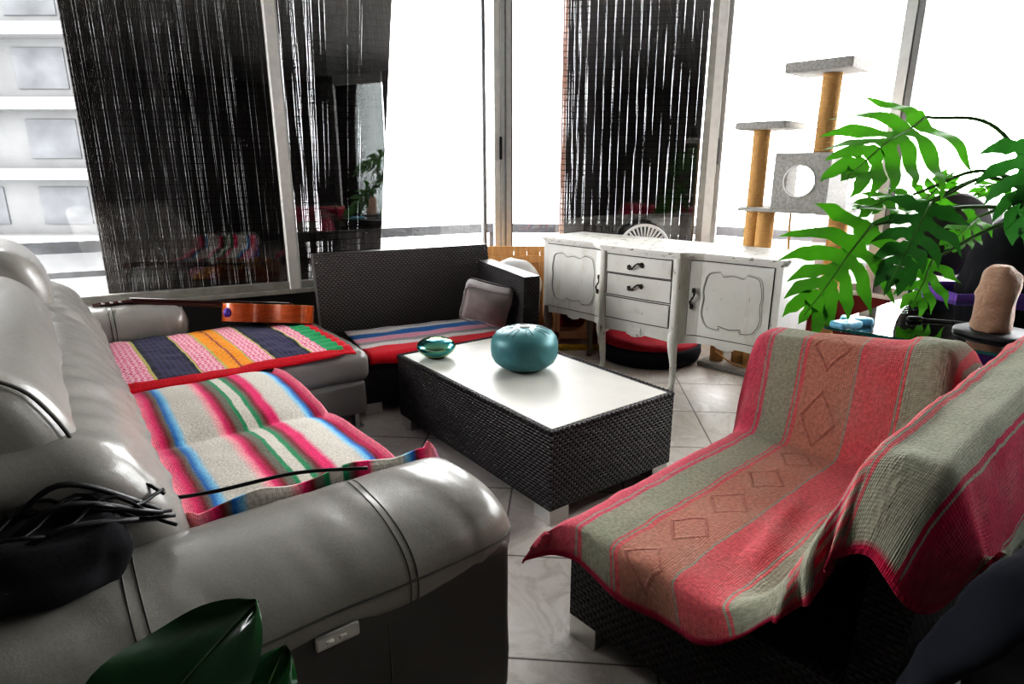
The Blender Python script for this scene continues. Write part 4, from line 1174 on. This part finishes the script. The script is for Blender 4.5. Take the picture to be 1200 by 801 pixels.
# slate plate, salt lamp and cord
c = FC((2.94,.50,GZ))
mb = MB(); mb.lathe([(.135,.0005),(.140,.006),(.136,.014),(.05,.015)], c, 40, fn=lambda p: (p[0]+.010*noise.noise(Vector((p[0]*12,p[1]*12,0))), p[1]+.010*noise.noise(Vector((p[0]*12,p[1]*12,4))), p[2])); obj('slate_plate', mb, M['slate'], label='round dark slate plate under the salt lamp on the glass table', cat='plate')
c2 = (c[0]-.018, c[1]+.01, GZ+.0155)
lamp = thing('salt_lamp', 'pale orange rock salt lamp on the slate plate', 'lamp', c2, 0)
prof = [(.058,0),(.068,.015),(.069,.06),(.065,.10),(.069,.14),(.066,.19),(.057,.225),(.038,.246),(.015,.252)]
prof = [(p.x, p.y) for p in crom([(r,z,0) for r,z in prof], 3)]
mb = MB(); mb.lathe(prof, c2, 30, fn=lambda p: (p[0]+.010*fbm((p[0]*13,p[1]*13,p[2]*13)), p[1]+.010*fbm((p[0]*13+5,p[1]*13,p[2]*13)), p[2]+.006*noise.noise(Vector(p)*45))); obj('rock', mb, M['salt'], lamp)
P = crom([(c[0]+.11,c[1]+.06,GZ+.02), (c[0]+.03,c[1]+.13,GZ+.010), (c[0]-.06,c[1]+.20,GZ+.006), (c[0]-.15,c[1]+.22,GZ+.009)], 8)
mb = MB(); mb.tube([tuple(p) for p in P], .004, 6); mb.rbox((c[0]-.175,c[1]+.225,GZ+.011), (.06,.025,.018), .008, (2,1,1)); obj('cord', mb, M['black'], lamp, label='black cord with inline switch')
# pale blue packets
for k, (x, y, a, l) in enumerate(((1.352,2.432,20,'lower pale blue packet lying at the left corner of the glass table'), (1.43,2.500,-25,'upper pale blue packet lying beside the glass table corner under the leaf'))):
    m_ = Matrix.Translation((x,y,GZ+.0135)) @ Matrix.Rotation(R_(a),4,'Z')
    mb = MB(lambda p, m_=m_: tuple(m_ @ Vector(p))); mb.rbox((0,0,0), (.12,.07,.026), .012, (6,4,2), fn=lambda p: wr(p,.006,30,k)); obj('blue_packet', mb, M['blue'], label=l, cat='packet', group='blue packets at the glass table')

# purple bin with black bag and brown shell behind the table
BX = (2.49, 3.16)
bin_ = thing('purple_bin', 'purple plastic bin under the black jacket behind the salt lamp', 'bin', (*BX, 0), 0)
def binf(p): k = .90+.10*p[2]/.76; return (BX[0]+(p[0]-BX[0])*k, BX[1]+(p[1]-BX[1])*k, p[2])
mb = MB()
for a in ((-.30,.30,-.17,-.155), (-.30,.30,.155,.17), (-.30,-.285,-.155,.155), (.285,.30,-.155,.155)): mb.box(BX[0]+a[0], BX[0]+a[1], BX[1]+a[2], BX[1]+a[3], 0.012, .745, fn=binf)
mb.box(BX[0]-.29, BX[0]+.29, BX[1]-.16, BX[1]+.16, 0, .012, fn=binf); obj('bin_wall', mb, M['purple'], bin_, smooth=False)
mb = MB()
for a in ((-.315,.315,-.185,-.165), (-.315,.315,.165,.185), (-.315,-.295,-.165,.165), (.295,.315,-.165,.165)): mb.bbox(BX[0]+a[0], BX[0]+a[1], BX[1]+a[2], BX[1]+a[3], .725, .758, .004)
obj('bin_rim', mb, M['purple'], bin_, smooth=False)
def jf(p):
    k = max(0, (p[2]-.70)/.36)
    q = (p[0]+.10*k, p[1], p[2]+.10*(p[0]-2.45)); return wr(wr(q, .035, 6, 2), .012, 18, 5)
mb = MB(); mb.rbox((2.55,3.16,.90), (.50,.27,.42), .12, (10,8,10), fn=jf); obj('black_jacket', mb, M['blackcloth'], label='rumpled black jacket heaped in the purple bin', cat='jacket')
sh = MB(lambda p: tuple(Matrix.Translation((2.40,3.42,1.0)) @ Matrix.Rotation(R_(-15),4,'Y') @ Vector(p)))
sh.lathe([(.20,-.03),(.215,-.015),(.215,.015),(.20,.03),(.05,.035)], (0,0,0), 40, fn=lambda p: (p[0], p[2]*1.2, p[1]*1.05))
bc = thing('round_back_chair', 'dark brown round backed chair half hidden by the black jacket', 'chair', (2.40,3.58,0), 0)
obj('backrest', sh, M['brownshell'], bc)
mb = MB(); mb.rbox((2.40,3.62,.46), (.38,.32,.05), .022, (4,4,1)); obj('seat', mb, M['brownshell'], bc)
for x in (2.24, 2.56):
    for y in (3.50, 3.74):
        mb = MB(); mb.tube([(x,y,.44),(x,y,0)], .014, 8); obj('leg', mb, M['black'], bc)
    mb = MB(); mb.tube([(x,3.48,.46),(lerp(x,2.40,.25),3.45,.88)], .012, 8); obj('back_support', mb, M['black'], bc)

# ------------------------------------------------------------------ lobed philodendron
pl = thing('philodendron', 'large green philodendron with deeply lobed leaves reaching in from the right', 'plant', (2.62,2.72,0), 0)
pc = (2.62, 2.72, 0)
mb = MB(); mb.lathe([(.13,0),(.16,.02),(.20,.34),(.21,.36),(.21,.40),(.185,.40),(.18,.36)], pc, 32); obj('pot', mb, M['pot'], pl)
mb = MB(); mb.lathe([(.182,.34),(.10,.365),(.02,.37)], pc, 24); obj('soil', mb, M['soil'], pl)
crown = (2.34, 2.72, 1.17)
mb = MB(); mb.tube([tuple(p) for p in crom([(2.62,2.72,.33), (2.58,2.74,.60), (2.46,2.74,.92), crown], 8)], [.030]*17+[.024]*8, 10); obj('trunk', mb, M['stem'], pl)
def leaf_mesh(base, tip, nrm, width, nl, droop, seed, blade=.07):
    """deeply lobed leaf: every lobe is a strip that starts on its own stretch of the midrib"""
    rnd = random.Random(seed)
    base, tip = Vector(base), Vector(tip); ex = (tip-base); L = ex.length; ex.normalize()
    n = Vector(nrm); n = (n-ex*n.dot(ex)).normalized(); ey = n.cross(ex)
    mb = MB()
    def put(x, y):
        p = base + ex*(x*L) + ey*(y*L) + n*(L*(-.08*abs(y) + .03*math.sin(x*9+y*14+seed)))
        p.z -= droop*L*(x*x*.35 + y*y*.9)
        return tuple(p)
    xs = [lerp(0, .90, (k/nl)**.95) for k in range(nl+1)]
    for s in (-1, 1):
        for k in range(nl):
            q = (k+.5)/nl; a0, a1 = xs[k], xs[k+1]
            ang = R_(lerp(104, 34, q)) + rnd.uniform(-.06,.06)
            if k == 0: ang += .25
            ln = width*lerp(.52, .30, q)*(1+.25*math.sin(math.pi*min(1,q*1.5+.1)))*rnd.uniform(.88,1.10)
            if k == 0: ln *= .8
            half = (a1-a0)/2; mid = (a0+a1)/2
            off = mid; ph = rnd.uniform(0, 6)
            rows = [[put(a0, 0), put(mid, 0), put(a1, 0)]]
            for j in range(15):
                t_ = j/14
                cx_ = mid + (blade*.5)/math.tan(max(.5, ang))*.3 + ln*t_*math.cos(ang-.40*t_); cy_ = blade*(1-.45*q) + ln*t_*math.sin(ang-.40*t_)
                a2 = lerp(math.pi/2, ang-.75*t_, min(1, .35+t_*1.6))
                w = half*(.95 if j == 0 else .60+.34*math.sin(t_*math.pi*.95))*(1-t_**2.2)+.001
                wl = w*(1+.30*max(0, math.sin(t_*11+ph)))
                wr_ = w*(1+.30*max(0, math.sin(t_*10+ph+2)))
                nx, ny = -math.sin(a2), math.cos(a2)
                rows.append([put(cx_+nx*wl, s*(cy_+ny*wl)), put(cx_, s*cy_), put(cx_-nx*wr_, s*(cy_-ny*wr_))])
            mb.grid(rows)
        # terminal lobe half
        rows = []
        for j in range(12):
            t_ = j/11; x = lerp(xs[-1], 1.10, t_); w = (.075*(1-t_)**.8*(1+.25*math.sin(t_*9+seed)))*max(.8, width)+.0005
            rows.append([put(x, 0), put(x, s*w*.5), put(x-.01, s*w)])
        mb.grid(rows)
    return mb, [put(i/12, 0) for i in range(13)], n
LEAVES = [  # base, tip, normal, width, lobes, droop, material
 ((1.732,2.75,1.557), (1.34,2.56,1.36), (-.15,-.75,.65), 1.05, 6, .22, 'leaf'),
 ((1.752,2.78,1.24), (1.47,2.70,1.20), (-.1,-.4,.9), .85, 5, .2, 'leaf'),
 ((1.718,2.60,1.215), (1.52,2.47,.90), (-.40,-.8,.35), .75, 6, .08, 'leaf_shaded'),
 ((1.497,2.62,1.12), (1.20,2.47,.79), (-.1,-.9,.45), .95, 6, .10, 'leaf'),
 ((1.837,2.70,.965), (1.72,2.60,.79), (-.1,-.9,.4), 1.25, 4, .05, 'leaf'),
 ((1.915,2.42,1.46), (1.955,2.38,1.10), (-.45,-.85,.1), .80, 6, .05, 'leaf_shaded'),
 ((1.80,2.80,1.19), (1.96,2.86,1.335), (.0,-.6,.8), .85, 5, .1, 'leaf'),
 ((2.20,2.82,1.31), (2.04,2.80,1.25), (-.1,-.6,.8), 1.0, 5, .15, 'leaf'),
 ((2.12,2.86,1.14), (1.92,2.75,1.02), (0,-.8,.6), .7, 5, .1, 'leaf'),
 ((2.06,2.50,1.34), (1.93,2.40,1.22), (-.2,-.9,.4), .9, 5, .1, 'leaf_shaded'),
]
for i, (b, tp, nr, wd, nl, dr, mt) in enumerate(LEAVES):
    mb, rib, nn = leaf_mesh(b, tp, nr, wd, nl, dr, i*1.7+3)
    lf = obj('leaf', mb, M[mt], pl)
    m2 = MB(); m2.tube([tuple(Vector(p)+nn*.002) for p in rib], [.005-.0033*k/12 for k in range(13)], 5); obj('midrib', m2, M['stem'], lf)
    B = Vector(b); C_ = Vector(crown)
    mid = B.lerp(C_, .45) + Vector((.02, .0, .13 if i in (0,1,2,6) else .05))
    if i in (5, 9): mid = B.lerp(C_, .5)+Vector((.06,-.04,.10))
    m2 = MB(); m2.tube([tuple(p) for p in crom([tuple(C_), tuple(mid), b], 10)], [.010-.004*k/20 for k in range(21)], 7); obj('petiole', m2, M['stem'], pl)

# ------------------------------------------------------------------ broad leaved plant beside the near sofa arm
fp = thing('broad_leaf_plant', 'dark glossy broad leaved plant in front of the near sofa arm', 'plant', (-.40,.62,0), 0)
fc = (-.40, .62, 0)
mb = MB(); mb.lathe([(.09,0),(.10,.01),(.125,.24),(.135,.25),(.135,.28),(.115,.28)], fc, 28); obj('pot', mb, M['pot'], fp)
mb = MB(); mb.lathe([(.118,.25),(.05,.265),(.01,.268)], fc, 20); obj('soil', mb, M['soil'], fp)
def oval_leaf(base, tip, nrm, w, fold, seed):
    base, tip = Vector(base), Vector(tip); ex = tip-base; L = ex.length; ex.normalize()
    n = Vector(nrm); n = (n-ex*n.dot(ex)).normalized(); ey = n.cross(ex); rows = []
    for i in range(25):
        x = i/24; ww = w*math.sin(math.pi*x**.85)**.75+.001; rr = []
        for j in range(-6, 7):
            y = j/6*ww
            p = base+ex*(x*L)+ey*y+n*(fold*abs(y)/w*ww*.5 + .012*math.sin(x*11+j*.7+seed)*abs(j)/6)
            p.z -= .10*L*(x**2.2); rr.append(tuple(p))
        rows.append(rr)
    mb = MB(); mb.grid(rows)
    rib = MB(); rib.tube([tuple(Vector(r[6])+n*.0015) for r in rows], [.004-.003*i/24 for i in range(25)], 5)
    return mb, rib
for i, (b, tp, nr, w, fo) in enumerate((((-.56,.59,.55), (-.385,.80,.752), (-.25,-.62,.72), .115, .25), ((-.385,.66,.545), (-.352,.80,.655), (.25,-.5,.8), .050, .2), ((-.45,.60,.50), (-.60,.50,.60), (-.3,-.1,.9), .07, .2))):
    mb, rib = oval_leaf(b, tp, nr, w, fo, i); lf = obj('leaf', mb, M['leaf_wax'], fp); obj('midrib', rib, M['leaf_vein'], lf)
    m2 = MB(); m2.tube([tuple(p) for p in crom([(-.40+.01*i,.62,.25), (lerp(-.40,b[0],.6),lerp(.62,b[1],.6),.42), b], 6)], .006, 6); obj('stem', m2, M['stem'], fp)

# ------------------------------------------------------------------ dark denim garment at the right edge
mb = MB(FC); mb.rbox((1.86,-.06,.30), (1.40,.42,.60), .13, (12,6,10), puff=.02, fn=lambda p: wr(wr(p,.02,5,4),.008,15,2))
obj('black_bean_bag', mb, M['blackcloth'], label='bulky black bean bag in deep shadow behind the right loveseat back', cat='bean bag')
def legf(pts, rad):
    P = crom(pts, 6); m_ = MB(FC); vs = []
    n = 20
    rows = []
    for i, p in enumerate(P):
        r = lerp(rad[0], rad[1], i/(len(P)-1)); rr = []
        t_ = (P[min(i+1,len(P)-1)]-P[max(i-1,0)]).normalized(); w_ = t_.cross(Vector((0,0,1))).normalized(); u_ = w_.cross(t_)
        for k in range(n+1):
            a = 2*math.pi*k/n; q = p + (w_*math.cos(a)*1.15 + u_*math.sin(a)*.5)*r*(1+.05*math.sin(i*1.9+k))
            rr.append(wr(tuple(q), .010, 14, 1))
        rows.append(rr)
    m_.grid(rows); return m_
jn = thing('denim_trousers', 'dark navy denim trousers hanging in the shadow over the bean bag end', 'trousers', FC((1.14,.0,.02)), 41.4)
for k, (pts, nm) in enumerate((([(1.42,-.02,.68), (1.26,.02,.74), (1.13,.07,.76), (1.06,.125,.67), (1.04,.175,.53), (1.03,.205,.37), (1.03,.225,.20), (1.03,.235,.05)], 'trouser_leg'), ([(1.45,-.17,.66), (1.27,-.16,.68), (1.13,-.13,.60), (1.10,-.11,.45), (1.09,-.10,.08)], 'trouser_leg'))):
    obj(nm, legf(pts, (.048,.056)), M['navy'], jn)
# ------------------------------------------------------------------ camera, light
cam = bpy.data.cameras.new('camera'); cam.sensor_width = 36; cam.lens = 726/1200*36
co = bpy.data.objects.new('camera', cam); COL.objects.link(co)
co.location = (0, 0, 1.35); co.rotation_euler = (R_(90-15.65), 0, 0); cam.clip_start = .05; cam.clip_end = 400
scene.camera = co
w = bpy.data.worlds.new('overcast_sky'); scene.world = w; w.use_nodes = True
nt = w.node_tree; bgd = nt.nodes['Background']
tcd = nt.nodes.new('ShaderNodeTexCoord'); sp = nt.nodes.new('ShaderNodeSeparateXYZ'); nt.links.new(tcd.outputs['Generated'], sp.inputs[0])
rp = nt.nodes.new('ShaderNodeValToRGB'); mr = nt.nodes.new('ShaderNodeMapRange')
mr.inputs[1].default_value = -.3; mr.inputs[2].default_value = 1.0; nt.links.new(sp.outputs[2], mr.inputs[0]); nt.links.new(mr.outputs[0], rp.inputs[0])
rp.color_ramp.elements[0].color = (.92,.94,.96,1); rp.color_ramp.elements[1].color = (1,1,1,1)
nt.links.new(rp.outputs[0], bgd.inputs[0]); bgd.inputs[1].default_value = 10.0
# portals at the windows help the sky light find its way in
for p, q in panels:
    fr_, L, ang = pframe(p, q)
    la = bpy.data.lights.new('window_portal', 'AREA'); la.shape = 'RECTANGLE'; la.size = L; la.size_y = 2.2; la.cycles.is_portal = True
    lo = bpy.data.objects.new('window_portal', la); COL.objects.link(lo)
    lo.location = fr_((L/2, .20, 1.62)); lo.rotation_euler = (R_(-90), 0, R_(ang))
scene.view_settings.view_transform = 'Standard'
scene.view_settings.look = 'High Contrast'
scene.view_settings.exposure = 0.50
